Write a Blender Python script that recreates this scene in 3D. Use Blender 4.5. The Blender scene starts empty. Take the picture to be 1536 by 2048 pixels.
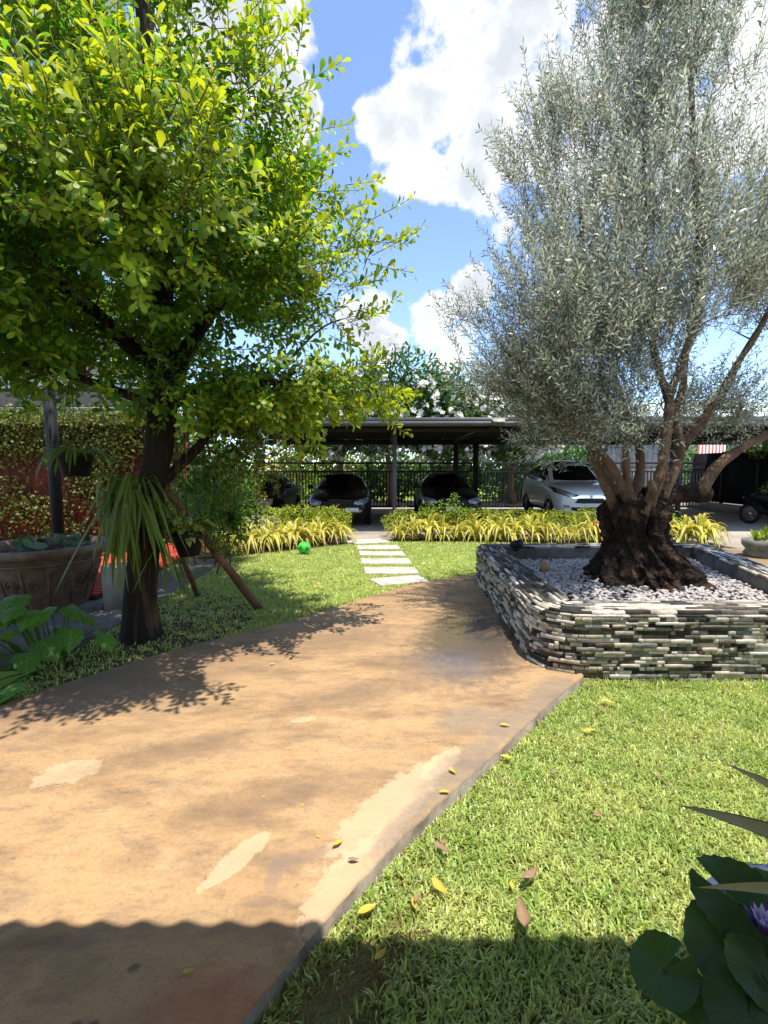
import bpy, bmesh, math, random
import numpy as np
from mathutils import Vector, Matrix, noise as mnoise
from mathutils.bvhtree import BVHTree
R = math.radians
SC = bpy.context.scene
COL = SC.collection

# ------------------------------------------------------------------ camera
cam_d = bpy.data.cameras.new('camera'); cam = bpy.data.objects.new('camera', cam_d); COL.objects.link(cam)
cam_d.sensor_fit = 'VERTICAL'; cam_d.sensor_height = 24.0
cam_d.lens = 24.0 * 930.0 / 2048.0
cam_d.clip_start = 0.05; cam_d.clip_end = 3000
cam.location = (0, 0, 1.55)
cam.rotation_euler = (R(90) - math.atan(87 / 930), 0, 0)
SC.camera = cam

# ------------------------------------------------------------------ light
SUNV = Vector((0.14, -0.17, 1.0)).normalized()          # towards the sun, nearly overhead
sun_d = bpy.data.lights.new('sun', 'SUN'); sun = bpy.data.objects.new('sun', sun_d); COL.objects.link(sun)
sun_d.energy = 2.9; sun_d.angle = R(0.5); sun_d.color = (1.0, 0.95, 0.86)
sun.rotation_euler = SUNV.to_track_quat('Z', 'Y').to_euler()
SC.view_settings.view_transform = 'Standard'; SC.view_settings.look = 'None'
SC.view_settings.exposure = 1.48; SC.view_settings.gamma = 1.0
SC.view_settings.use_curve_mapping = False
SC.cycles.max_bounces = 8; SC.cycles.transparent_max_bounces = 8
SC.cycles.use_denoising = True

world = bpy.data.worlds.new('World'); SC.world = world; world.use_nodes = True
def build_world():
    nt = world.node_tree; nt.nodes.clear(); N = nt.nodes.new; L = nt.links.new
    out = N('ShaderNodeOutputWorld')
    sky = N('ShaderNodeTexSky'); sky.sky_type = 'NISHITA'; sky.sun_disc = False
    sky.sun_elevation = math.asin(SUNV.z); sky.sun_rotation = math.atan2(SUNV.x, SUNV.y)
    sky.air_density = 0.65; sky.dust_density = 0.0; sky.ozone_density = 0.5
    bg = N('ShaderNodeBackground'); bg.inputs[1].default_value = 0.147; L(sky.outputs[0], bg.inputs[0])
    tc = N('ShaderNodeTexCoord')
    def math_(op, a, b=None, c=None):
        m = N('ShaderNodeMath'); m.operation = op
        for i, v in enumerate((a, b, c)):
            if v is None: continue
            if isinstance(v, (int, float)): m.inputs[i].default_value = v
            else: L(v, m.inputs[i])
        return m.outputs[0]
    def fbm(scale, det, rough, off):
        mp = N('ShaderNodeMapping'); mp.inputs['Location'].default_value = off
        L(tc.outputs['Generated'], mp.inputs[0])
        n = N('ShaderNodeTexNoise'); n.inputs['Scale'].default_value = scale
        n.inputs['Detail'].default_value = det; n.inputs['Roughness'].default_value = rough
        L(mp.outputs[0], n.inputs['Vector']); return n.outputs[0]
    def dot(v):
        d = N('ShaderNodeVectorMath'); d.operation = 'DOT_PRODUCT'; L(tc.outputs['Generated'], d.inputs[0])
        d.inputs[1].default_value = v; return d.outputs['Value']
    blobs = BLOBS
    cur = None
    for x, y, z, r in blobs:
        k = 2.0 / R(r) ** 2
        v = math_('MULTIPLY_ADD', dot((x, y, z)), k * 1.7, 1.7 - k * 1.7)
        cur = v if cur is None else math_('MAXIMUM', cur, v)
    cur = math_('MAXIMUM', cur, -2.0)
    # the same cumulus field everywhere else in the sky
    gen = math_('MULTIPLY_ADD', fbm(3.2, 2.0, 0.5, (4.1, 1.7, 0.3)), 7.0, -3.7)
    away = math_('MULTIPLY_ADD', dot((0.0, 0.85, 0.53)), -8.0, 4.4)
    gen = math_('MINIMUM', gen, away)
    cur = math_('MAXIMUM', cur, gen)
    edge = math_('MULTIPLY_ADD', fbm(13.0, 9.0, 0.58, (0.3, 0.1, 2.2)), 6.0, -3.3)
    dens = math_('ADD', cur, edge)
    mr = N('ShaderNodeMapRange'); mr.interpolation_type = 'SMOOTHSTEP'
    mr.inputs[1].default_value = -0.05; mr.inputs[2].default_value = 0.85
    L(dens, mr.inputs[0])
    sh = N('ShaderNodeMapRange'); sh.interpolation_type = 'SMOOTHSTEP'
    sh.inputs[1].default_value = 0.1; sh.inputs[2].default_value = 1.1
    L(math_('MULTIPLY_ADD', fbm(7.0, 5.0, 0.55, (1.3, 5.1, 0.2)), 1.6, math_('MULTIPLY_ADD', dens, 0.45, -0.75)), sh.inputs[0])
    mx = N('ShaderNodeMix'); mx.data_type = 'RGBA'
    mx.inputs[6].default_value = (0.48, 0.48, 0.48, 1); mx.inputs[7].default_value = (0.31, 0.335, 0.365, 1)
    L(sh.outputs[0], mx.inputs[0])
    cb = N('ShaderNodeBackground'); cb.inputs[1].default_value = 0.9; L(mx.outputs[2], cb.inputs[0])
    ms = N('ShaderNodeMixShader'); L(mr.outputs[0], ms.inputs[0]); L(bg.outputs[0], ms.inputs[1]); L(cb.outputs[0], ms.inputs[2])
    L(ms.outputs[0], out.inputs[0])
BLOBS = [(0.150, 0.765, 0.625, 8), (0.283, 0.747, 0.602, 13), (0.060, 0.831, 0.554, 5.2), (0.106, 0.802, 0.587, 5), (0.157, 0.85, 0.503, 3), (0.005, 0.827, 0.563, 3.2), (0.125, 0.735, 0.665, 4.5), (0.196, 0.809, 0.554, 7.5), (0.381, 0.701, 0.603, 14), (-0.033, 0.953, 0.302, 3.4), (0.101, 0.951, 0.292, 3.8), (0.16, 0.927, 0.34, 2.6), (0.002, 0.969, 0.249, 3.0), (0.152, 0.957, 0.246, 3.6), (-0.185, 0.772, 0.605, 3.6), (-0.22, 0.742, 0.638, 5), (-0.16, 0.801, 0.579, 2.2), (-0.255, 0.76, 0.598, 6), (0.493, 0.696, 0.522, 7.5), (0.384, 0.788, 0.481, 7.5), (0.085, 0.842, 0.533, 5), (0.15, 0.80, 0.58, 5.5)]
build_world()

# ------------------------------------------------------------------ helpers
def lin(c):
    return tuple(((x / 12.92) if x <= .04045 else ((x + .055) / 1.055) ** 2.4) for x in c)
def mat(name, col, rough=.6, spec=.3, col2=None, nscale=6, ndet=6, lo=.35, hi=.65, island=0, hue=0, trans=None, tfac=.4,
        bump=None, metal=0, coat=0, back=None, extra=None, alpha=None, stretch=None, obj_rand=0):
    m = bpy.data.materials.new(name); m.use_nodes = True
    nt = m.node_tree; nt.nodes.clear(); N = nt.nodes.new; L = nt.links.new
    out = N('ShaderNodeOutputMaterial'); b = N('ShaderNodeBsdfPrincipled')
    b.inputs['Roughness'].default_value = rough; b.inputs['Specular IOR Level'].default_value = spec
    b.inputs['Metallic'].default_value = metal; b.inputs['Coat Weight'].default_value = coat
    b.inputs['Coat Roughness'].default_value = .08
    tc = N('ShaderNodeTexCoord'); vec = tc.outputs['Object']
    if stretch:
        mp = N('ShaderNodeMapping'); mp.inputs['Scale'].default_value = stretch; L(vec, mp.inputs[0]); vec = mp.outputs[0]
    rgb = N('ShaderNodeRGB'); rgb.outputs[0].default_value = (*col, 1); c = rgb.outputs[0]
    def mix(f, a, bb, mode='MIX'):
        x = N('ShaderNodeMix'); x.data_type = 'RGBA'; x.blend_type = mode
        for sock, v in ((x.inputs[0], f), (x.inputs[6], a), (x.inputs[7], bb)):
            if isinstance(v, (int, float)): sock.default_value = v
            elif isinstance(v, tuple): sock.default_value = (*v[:3], 1)
            else: L(v, sock)
        return x.outputs[2]
    def nz(scale, det=6, lo_=.35, hi_=.65, v=None, rough_=.6):
        n = N('ShaderNodeTexNoise'); n.inputs['Scale'].default_value = scale; n.inputs['Detail'].default_value = det
        n.inputs['Roughness'].default_value = rough_
        L(v if v is not None else vec, n.inputs['Vector'])
        r = N('ShaderNodeMapRange'); r.inputs[1].default_value = lo_; r.inputs[2].default_value = hi_; L(n.outputs[0], r.inputs[0])
        return r.outputs[0]
    if col2 is not None: c = mix(nz(nscale, ndet, lo, hi), c, col2)
    if extra: c = extra(nt, N, L, c, mix, nz, tc, b)
    if back is not None:
        g = N('ShaderNodeNewGeometry'); c = mix(g.outputs['Backfacing'], c, back)
    if island or hue or obj_rand:
        if obj_rand:
            g = N('ShaderNodeObjectInfo'); rnd = g.outputs['Random']; island = obj_rand
        else:
            g = N('ShaderNodeNewGeometry'); rnd = g.outputs['Random Per Island']
        h = N('ShaderNodeHueSaturation')
        def mr(a, bb, src):
            r = N('ShaderNodeMapRange'); r.inputs[3].default_value = a; r.inputs[4].default_value = bb; L(src, r.inputs[0]); return r.outputs[0]
        if hue:
            w = N('ShaderNodeTexWhiteNoise'); w.noise_dimensions = '1D'; L(rnd, w.inputs['W'])
            L(mr(.5 - hue, .5 + hue, w.outputs['Value']), h.inputs['Hue'])
        L(mr(1 - island, 1 + island, rnd), h.inputs['Value']); L(c, h.inputs['Color']); c = h.outputs[0]
    L(c, b.inputs['Base Color'])
    if bump:
        n = N('ShaderNodeTexNoise'); n.inputs['Scale'].default_value = bump[0]; n.inputs['Detail'].default_value = 8
        L(vec, n.inputs['Vector'])
        bp = N('ShaderNodeBump'); bp.inputs['Strength'].default_value = bump[1]; bp.inputs['Distance'].default_value = bump[2] if len(bump) > 2 else .02
        L(n.outputs[0], bp.inputs['Height']); L(bp.outputs[0], b.inputs['Normal'])
    sh = b.outputs[0]
    if trans:
        t = N('ShaderNodeBsdfTranslucent'); L(mix(1.0, c, trans, 'MULTIPLY'), t.inputs[0])
        ms = N('ShaderNodeMixShader'); ms.inputs[0].default_value = tfac; L(sh, ms.inputs[1]); L(t.outputs[0], ms.inputs[2]); sh = ms.outputs[0]
    L(sh, out.inputs[0])
    return m

def link(o, parent=None):
    COL.objects.link(o)
    if parent is not None: o.parent = parent
    return o
def tag(o, label=None, cat=None, group=None, kind=None):
    if label: o['label'] = label
    if cat: o['category'] = cat
    if group: o['group'] = group
    if kind: o['kind'] = kind
    return o
def thing(name, label, cat, loc=(0, 0, 0), rz=0, group=None):
    o = bpy.data.objects.new(name, None); o.empty_display_size = .1
    o.location = loc; o.rotation_euler = (0, 0, rz); link(o)
    return tag(o, label, cat, group)
def mesh_np(name, V, polys, smooth=False, mats=None, midx=None):
    """V (n,3); polys: list of int arrays (m,k)"""
    me = bpy.data.meshes.new(name); V = np.asarray(V, dtype=np.float32).reshape(-1, 3)
    polys = [np.asarray(p, dtype=np.int32) for p in polys if len(p)]
    loops = np.concatenate([p.ravel() for p in polys])
    tot = np.concatenate([np.full(len(p), p.shape[1], dtype=np.int32) for p in polys])
    start = np.concatenate([[0], np.cumsum(tot)[:-1]]).astype(np.int32)
    me.vertices.add(len(V)); me.vertices.foreach_set('co', V.ravel())
    me.loops.add(len(loops)); me.loops.foreach_set('vertex_index', loops)
    me.polygons.add(len(tot)); me.polygons.foreach_set('loop_start', start); me.polygons.foreach_set('loop_total', tot)
    if smooth: me.polygons.foreach_set('use_smooth', np.ones(len(tot), dtype=bool))
    for m in (mats or []): me.materials.append(m)
    if midx is not None: me.polygons.foreach_set('material_index', np.asarray(midx, dtype=np.int32))
    me.update(calc_edges=True); me.validate()
    return me
class MB:
    """collects geometry for ONE mesh object"""
    def __init__(s): s.V = []; s.P = {3: [], 4: []}; s.n = 0; s.big = []
    def add(s, V, *polys):
        V = np.asarray(V, dtype=float).reshape(-1, 3)
        for p in polys:
            p = np.asarray(p, dtype=int)
            if p.size == 0: continue
            s.P.setdefault(p.shape[1], []).append(p + s.n)
        s.V.append(V); s.n += len(V); return s
    def box(s, x0, x1, y0, y1, z0, z1):
        V = [(x, y, z) for z in (z0, z1) for y in (y0, y1) for x in (x0, x1)]
        return s.add(V, [(0, 2, 3, 1), (4, 5, 7, 6), (0, 1, 5, 4), (2, 6, 7, 3), (0, 4, 6, 2), (1, 3, 7, 5)])
    def tube(s, pts, rad, n=8, cap=True):
        V, Q, T = tube(pts, rad, n, cap); return s.add(V, Q, T)
    def lathe(s, prof, c=(0, 0, 0), n=24, sx=1, sy=1):
        prof = np.asarray(prof, float); a = np.linspace(0, 2 * np.pi, n, endpoint=False)
        V = np.stack([np.outer(prof[:, 0], np.cos(a)) * sx + c[0], np.outer(prof[:, 0], np.sin(a)) * sy + c[1],
                      np.repeat(prof[:, 1][:, None], n, 1) + c[2]], -1).reshape(-1, 3)
        k = len(prof); i = np.arange(k - 1)[:, None] * n; j = np.arange(n)[None]
        Q = np.stack([i + j, i + (j + 1) % n, i + n + (j + 1) % n, i + n + j], -1).reshape(-1, 4)
        return s.add(V, Q)
    def prism(s, poly, z0, z1):
        n = len(poly); V = [(x, y, z0) for x, y in poly] + [(x, y, z1) for x, y in poly]
        s.add(V, [(i, (i + 1) % n, n + (i + 1) % n, n + i) for i in range(n)])
        base = s.n - 2 * n
        from mathutils.geometry import tessellate_polygon
        t = tessellate_polygon([[Vector((x, y, 0)) for x, y in poly]])
        tt = []
        for a, b, c in t:
            ax = (poly[b][0] - poly[a][0]) * (poly[c][1] - poly[a][1]) - (poly[b][1] - poly[a][1]) * (poly[c][0] - poly[a][0])
            if ax < 0: b, c = c, b
            tt.append((a + n, b + n, c + n)); tt.append((a, c, b))
        s.P[3].append(np.array(tt) + base); return s
    def mesh(s, name, m=None, smooth=False):
        return mesh_np(name, np.concatenate(s.V), [np.concatenate(v) for v in s.P.values() if v], smooth, ([m] if m and not isinstance(m, list) else m))
    def obj(s, name, m, parent=None, smooth=False):
        return link(bpy.data.objects.new(name, s.mesh(name, m, smooth)), parent)
def tube(pts, rad, n=8, cap=True):
    P = np.asarray(pts, float); k = len(P); rad = np.broadcast_to(np.asarray(rad, float), (k,))
    T = np.gradient(P, axis=0); T /= np.linalg.norm(T, axis=1)[:, None] + 1e-9
    ref = np.array([0, 0, 1.]) if abs(T[0, 2]) < .9 else np.array([1., 0, 0])
    V = []; a = np.linspace(0, 2 * np.pi, n, endpoint=False)
    u = np.cross(T[0], ref); u /= np.linalg.norm(u)
    for i in range(k):
        u = u - T[i] * np.dot(u, T[i]); u /= np.linalg.norm(u) + 1e-9; w = np.cross(T[i], u)
        V.append(P[i] + rad[i] * (np.cos(a)[:, None] * u + np.sin(a)[:, None] * w))
    V = np.concatenate(V); i = np.arange(k - 1)[:, None] * n; j = np.arange(n)[None]
    Q = np.stack([i + j, i + (j + 1) % n, i + n + (j + 1) % n, i + n + j], -1).reshape(-1, 4); Tr = []
    if cap:
        V = np.concatenate([V, P[:1], P[-1:]])
        Tr = [(k * n, (q + 1) % n, q) for q in range(n)] + [(k * n + 1, (k - 1) * n + q, (k - 1) * n + (q + 1) % n) for q in range(n)]
    return V, Q, np.array(Tr).reshape(-1, 3)
def unit(v):
    v = np.asarray(v, float); return v / (np.linalg.norm(v, axis=-1, keepdims=True) + 1e-9)
def leaves(P, D, Nn, Ln, W, prof, droop=.15):
    """flat-ish leaves: prof = [(t, halfwidth)] between the base point and the tip; returns V, tris, quads"""
    P = np.asarray(P, float); D = unit(D); Nn = unit(Nn - D * (D * Nn).sum(1)[:, None]); S = np.cross(D, Nn)
    n = len(P); Ln = np.broadcast_to(np.asarray(Ln, float), (n,)); W = np.broadcast_to(np.asarray(W, float), (n,))
    droop = np.broadcast_to(np.asarray(droop, float), (n,))
    def pt(t): return P + D * (t * Ln)[:, None] - Nn * (droop * t * t * Ln)[:, None]
    cols = [P]
    for t, w in prof:
        c = pt(t); cols += [c - S * (w * W)[:, None] + Nn * (w * W * .35)[:, None], c + S * (w * W)[:, None] + Nn * (w * W * .35)[:, None]]
    cols.append(pt(1.0)); k = len(cols); V = np.stack(cols, 1).reshape(-1, 3)
    b = (np.arange(n) * k)[:, None]; m = len(prof)
    tri = np.concatenate([b + np.array([[0, 2, 1]]), b + np.array([[2 * m - 1, 2 * m, 2 * m + 1]])])
    qs = [b + np.array([[1 + 2 * i, 2 + 2 * i, 4 + 2 * i, 3 + 2 * i]]) for i in range(m - 1)]
    return V, tri, (np.concatenate(qs) if qs else np.zeros((0, 4), int))
def rand_unit(rng, n):
    v = rng.normal(size=(n, 3)); return unit(v)
def in_poly(P, poly):
    x, y = P[:, 0], P[:, 1]; r = np.zeros(len(P), bool); n = len(poly)
    for i in range(n):
        x0, y0 = poly[i]; x1, y1 = poly[(i + 1) % n]
        c = ((y0 > y) != (y1 > y)) & (x < (x1 - x0) * (y - y0) / (y1 - y0 + 1e-12) + x0); r ^= c
    return r
def dup(root, loc, rz, **kw):
    r = root.copy(); COL.objects.link(r); r.location = loc; r.rotation_euler = (0, 0, rz); tag(r, **kw)
    for ch in list(root.children):
        c = ch.copy(); COL.objects.link(c); c.parent = r
    return r
def bez(pts, n):
    """Catmull-Rom through the points"""
    P = np.asarray(pts, float); P = np.vstack([2 * P[0] - P[1], P, 2 * P[-1] - P[-2]]); o = []
    k = len(P) - 3
    for t in np.linspace(0, k - 1e-6, n):
        i = int(t); f = t - i; a, b, c, d = P[i:i + 4]
        o.append(.5 * (2 * b + (c - a) * f + (2 * a - 5 * b + 4 * c - d) * f * f + (3 * b - a - 3 * c + d) * f ** 3))
    return np.array(o)

# ------------------------------------------------------------------ materials
def concrete_extra(nt, N, L, c, mix, nz, tc, b):
    v = tc.outputs['Object']
    def maprange(sock, a, bb, c0=0., d=1., smooth=True):
        r = N('ShaderNodeMapRange'); r.interpolation_type = 'SMOOTHSTEP' if smooth else 'LINEAR'
        for i, x in enumerate((a, bb, c0, d)): r.inputs[i + 1].default_value = x
        L(sock, r.inputs[0]); return r.outputs[0]
    def mth(op, a, bb=None):
        m = N('ShaderNodeMath'); m.operation = op
        for i, x in enumerate((a, bb)):
            if x is None: continue
            if isinstance(x, (int, float)): m.inputs[i].default_value = x
            else: L(x, m.inputs[i])
        return m.outputs[0]
    def patch(cx, cy, rx, ry, ang, wob, seed, soft=.10):
        mp = N('ShaderNodeMapping'); mp.vector_type = 'TEXTURE'; mp.inputs['Location'].default_value = (cx, cy, 0)
        mp.inputs['Rotation'].default_value = (0, 0, R(ang)); mp.inputs['Scale'].default_value = (rx, ry, 1); L(v, mp.inputs[0])
        ln = N('ShaderNodeVectorMath'); ln.operation = 'LENGTH'
        fl = N('ShaderNodeVectorMath'); fl.operation = 'MULTIPLY'; fl.inputs[1].default_value = (1, 1, 0); L(mp.outputs[0], fl.inputs[0]); L(fl.outputs[0], ln.inputs[0])
        n = N('ShaderNodeTexNoise'); n.inputs['Scale'].default_value = 11 + 2 * seed; n.inputs['Detail'].default_value = 9; n.inputs['Roughness'].default_value = .68; L(v, n.inputs['Vector'])
        d = mth('ADD', ln.outputs['Value'], mth('MULTIPLY', mth('SUBTRACT', n.outputs[0], .5), wob * 2))
        return maprange(d, 1.0 + soft, 1.0 - soft)
    # long cloudy dirt bands, blotches and speckle
    sm = N('ShaderNodeMapping'); sm.inputs['Rotation'].default_value = (0, 0, R(-28)); sm.inputs['Scale'].default_value = (1.0, 2.6, 1); L(v, sm.inputs[0])
    c = mix(mth('MULTIPLY', nz(1.5, 9, .46, .70, sm.outputs[0], .62), .9), c, (.15, .092, .052))
    c = mix(mth('MULTIPLY', nz(3.4, 9, .50, .75, sm.outputs[0], .65), .85), c, (.13, .10, .075))
    c = mix(mth('MULTIPLY', nz(.8, 5, .45, .7), .55), c, (.31, .205, .11))
    c = mix(mth('MULTIPLY', nz(9, 9, .50, .72, sm.outputs[0], .7), .6), c, (.19, .125, .075))
    c = mix(mth('MULTIPLY', nz(5, 8, .52, .70, None, .68), .45), c, (.46, .31, .17))
    c = mix(mth('MULTIPLY', nz(55, 6, .5, .72), .42), c, (.15, .095, .055))
    c = mix(mth('MULTIPLY', nz(26, 5, .62, .72), .5), c, (.12, .085, .06))
    # pale chips where the skin of the slab has worn off
    for p in ((-.585, 1.72, .05, .16, -33, .8, 3), (-1.62, 2.25, .15, .10, 20, 1.2, 6), (-.50, 2.75, .08, .03, 20, 1.2, 9), (.04, 2.02, .11, .42, -39, .8, 4),
              (.30, 2.32, .06, .16, -40, .9, 5), (-.12, 1.62, .10, .28, -33, .7, 6)):
        c = mix(mth('MULTIPLY', patch(*p), .62), c, (.50, .36, .225))
    for p in ((-.32, 1.73, .13, .03, 18, .5, 2, .3), (-.42, 1.66, .03, .09, 0, .5, 2, .3)):
        c = mix(mth('MULTIPLY', patch(*p), .5), c, (.20, .14, .11))
    for p in ((-.78, 1.31, .020, .012, 20, 1.0, 9, .4), (-.86, 1.16, .018, .013, 0, 1.0, 12, .4), (-.815, 1.16, .016, .011, 40, 1.0, 8, .4)):
        c = mix(mth('MULTIPLY', patch(*p), .65), c, (.06, .048, .04))
    for p in ((.42, 2.30, .10, .34, -42, .9, 1, .4), (.80, 2.72, .09, .30, -42, .9, 3, .4), (1.15, 3.10, .12, .28, -40, .9, 2, .4), (.10, 1.92, .05, .25, -38, .9, 5, .4), (.55, 2.75, .22, .14, 20, .9, 4, .5)):
        c = mix(mth('MULTIPLY', patch(*p), .55), c, (.175, .15, .12))
    for p in ((-.25, 3.05, .5, .16, 22, 1.0, 0, .6), (-1.1, 2.45, .45, .12, 24, 1.0, 2, .6), (.35, 3.5, .35, .3, 10, 1.0, 3, .6), (-.6, 2.05, .35, .10, 20, 1.0, 5, .6), (-.35, 4.1, .5, .2, 30, 1.0, 1, .6)):
        c = mix(mth('MULTIPLY', patch(*p), .5), c, (.16, .105, .065))
    # reddish glow painted into the concrete by the step
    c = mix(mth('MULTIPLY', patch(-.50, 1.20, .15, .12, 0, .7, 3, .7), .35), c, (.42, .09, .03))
    # moist glossy corner by the planter, darkened with painted olive shade
    wet_shade = patch(.80, 4.10, .46, .85, -14, .7, 0, .5)
    c = mix(mth('MULTIPLY', wet_shade, .8), c, (.085, .072, .066))
    rg = N('ShaderNodeMapRange'); rg.inputs[3].default_value = .75; rg.inputs[4].default_value = .16; L(wet_shade, rg.inputs[0]); L(rg.outputs[0], b.inputs['Roughness'])
    cw = N('ShaderNodeMath'); cw.operation = 'MULTIPLY'; cw.inputs[1].default_value = .9; L(wet_shade, cw.inputs[0]); L(cw.outputs[0], b.inputs['Coat Weight']); b.inputs['Coat IOR'].default_value = 1.45; b.inputs['Coat Roughness'].default_value = .22
    brown_band = patch(-1.9, 3.35, 1.6, .45, 38, .5, 2, .6)  # darker brown band along the left edge of the path
    c = mix(mth('MULTIPLY', brown_band, .45), c, (.16, .10, .065))
    return c
M = {}
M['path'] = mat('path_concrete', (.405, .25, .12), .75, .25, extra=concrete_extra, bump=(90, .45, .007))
M['path_side'] = mat('path_side', (.34, .29, .23), .9, .15, col2=(.13, .11, .085), nscale=6, bump=(60, .5, .005))
M['drive'] = mat('drive_concrete', (.36, .31, .25), .8, .2, col2=(.27, .23, .185), nscale=1.2, bump=(60, .2, .005))
M['tan_drive'] = mat('tan_concrete', (.37, .25, .135), .8, .2, col2=(.28, .19, .10), nscale=1.4, bump=(60, .2, .005))
M['slab'] = mat('slab_stone', (.50, .45, .385), .85, .2, col2=(.34, .30, .25), nscale=4, bump=(120, .4, .004))
M['soil'] = mat('soil', (.055, .04, .025), .95, .1, col2=(.10, .075, .045), nscale=14, bump=(40, .8, .02))
M['lawn'] = mat('lawn_thatch', (.19, .20, .06), .95, .05, col2=(.24, .21, .085), nscale=22, bump=(90, .9, .02))
M['lawn_far'] = mat('lawn_turf', (.34, .37, .095), .95, .05, col2=(.26, .29, .06), nscale=10, bump=(120, .9, .02))
M['blade'] = mat('grass_blade', (.33, .44, .11), .38, .5, col2=(.50, .55, .19), nscale=3.5, ndet=4, island=.42, hue=.022, trans=(1.35, 1.25, .6), tfac=.38)
M['blade_dry'] = mat('dry_blade', (.25, .17, .07), .7, .2, island=.4, hue=.02, trans=(1, 1, .8), tfac=.25)
M['field'] = mat('field', (.17, .27, .05), .95, .05, col2=(.26, .33, .08), nscale=.15)
M['road'] = mat('road', (.42, .27, .22), .9, .1, col2=(.33, .24, .2), nscale=.8)
M['paving'] = mat('grey_paving', (.115, .105, .10), .55, .3, col2=(.17, .155, .14), nscale=4, bump=(50, .3, .005))
M['deck'] = mat('red_board', (.45, .05, .025), .6, .3, col2=(.36, .04, .02), nscale=5, obj_rand=.18)
M['redwall'] = mat('red_wall', (.17, .045, .03), .85, .15, col2=(.10, .03, .022), nscale=2.5, bump=(30, .4, .01))
def stone_mat(n, a, b): return mat('stone_' + n, a, .75, .3, col2=b, nscale=13, lo=.42, hi=.66, bump=(60, .5, .003))
STONES = [stone_mat('cream', (.52, .46, .36), (.28, .245, .19)), stone_mat('white', (.64, .60, .52), (.42, .38, .32)), stone_mat('olive', (.14, .12, .092), (.05, .044, .034)),
          stone_mat('brown', (.12, .075, .05), (.045, .03, .02)), stone_mat('dark', (.016, .016, .013), (.045, .042, .032)), stone_mat('grey', (.24, .225, .195), (.10, .10, .08))]
M['mortar'] = mat('planter_mortar', (.03, .03, .026), .9, .1, col2=(.06, .055, .045), nscale=10)
M['render'] = mat('planter_render', (.22, .20, .17), .9, .1, col2=(.10, .095, .08), nscale=5, bump=(30, .4, .01))
M['pebble'] = mat('pebble', (.40, .36, .335), .6, .3, island=.3, hue=.02)
M['obark'] = mat('olive_bark', (.026, .018, .013), .9, .15, col2=(.16, .088, .05), nscale=7, lo=.50, hi=.72, bump=(24, 1.0, .09))
M['olimb'] = mat('olive_limb', (.20, .125, .075), .85, .15, col2=(.10, .06, .035), nscale=6, bump=(22, 1.0, .03))
M['oleaf'] = mat('olive_leaf', (.215, .25, .165), .34, .7, back=(.54, .55, .48), island=.5, hue=.02, trans=(.95, .95, .7), tfac=.30)
M['tbark'] = mat('tree_bark', (.02, .015, .012), .85, .2, col2=(.12, .062, .028), nscale=4, lo=.54, hi=.70, bump=(14, 1.0, .03), stretch=(3, 3, .35))
M['twig'] = mat('twig', (.14, .09, .05), .85, .1)
M['tleaf'] = mat('tree_leaf', (.085, .185, .016), .48, .34, island=.45, hue=.02, trans=(2.0, 1.9, .8), tfac=.5)
M['tleaf_new_lit'] = mat('tree_leaf_new_lit', (.22, .31, .022), .45, .38, island=.35, hue=.02, trans=(2.2, 1.8, .7), tfac=.5)
M['yleaf'] = mat('spider_yellow', (.58, .50, .10), .45, .4, obj_rand=.25, trans=(1.2, 1.1, .6), tfac=.35)
M['yleaf_g'] = mat('spider_green', (.30, .36, .05), .45, .4, obj_rand=.3, trans=(1.2, 1.2, .6), tfac=.35)
M['hleaf'] = mat('hedge_leaf', (.30, .36, .03), .45, .35, island=.45, hue=.03, trans=(1.3, 1.2, .5), tfac=.4)
M['gleaf'] = mat('green_leaf', (.07, .15, .015), .42, .4, island=.45, hue=.025, trans=(1.6, 1.6, .6), tfac=.35)
M['lgleaf'] = mat('light_green_leaf', (.18, .28, .03), .5, .3, island=.45, hue=.03, trans=(1.4, 1.4, .6), tfac=.35)
M['dgleaf'] = mat('dark_green_leaf', (.05, .11, .015), .4, .5, island=.5, hue=.02, trans=(1.6, 1.8, .6), tfac=.3)
M['vine'] = mat('vine_leaf', (.13, .15, .025), .5, .3, island=.5, hue=.05, trans=(1.3, 1.2, .6), tfac=.3)
M['fern'] = mat('strap_fern', (.13, .19, .03), .5, .3, obj_rand=.3, trans=(1.3, 1.3, .6), tfac=.4)
def leaf_veins(nt, N, L, c, mix, nz, tc, b):
    sp = N('ShaderNodeSeparateXYZ'); L(tc.outputs['Object'], sp.inputs[0])
    def mth(op, a, v):
        m = N('ShaderNodeMath'); m.operation = op
        for i, q in enumerate((a, v)):
            if q is None: continue
            if isinstance(q, (int, float)): m.inputs[i].default_value = q
            else: L(q, m.inputs[i])
        return m.outputs[0]
    ay = mth('ABSOLUTE', sp.outputs[1], None); side = mth('PINGPONG', mth('MULTIPLY', mth('SUBTRACT', sp.outputs[0], mth('MULTIPLY', ay, .8)), 5.0), .5)
    def thin(s, w, top):
        r = N('ShaderNodeMapRange'); r.inputs[1].default_value = w; r.inputs[2].default_value = 0.; r.inputs[4].default_value = top; L(s, r.inputs[0]); return r.outputs[0]
    v = mth('MAXIMUM', thin(side, .07, .5), thin(ay, .02, .8))
    c = mix(mth('MULTIPLY', nz(9, 6, .6, .72), .5), c, (.22, .24, .03))
    return mix(v, c, (.24, .36, .09))
M['broad'] = mat('broad_leaf', (.065, .17, .018), .5, .3, obj_rand=.35, col2=(.10, .22, .025), nscale=7, trans=(1.6, 1.5, .6), tfac=.35, extra=leaf_veins)
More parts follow.
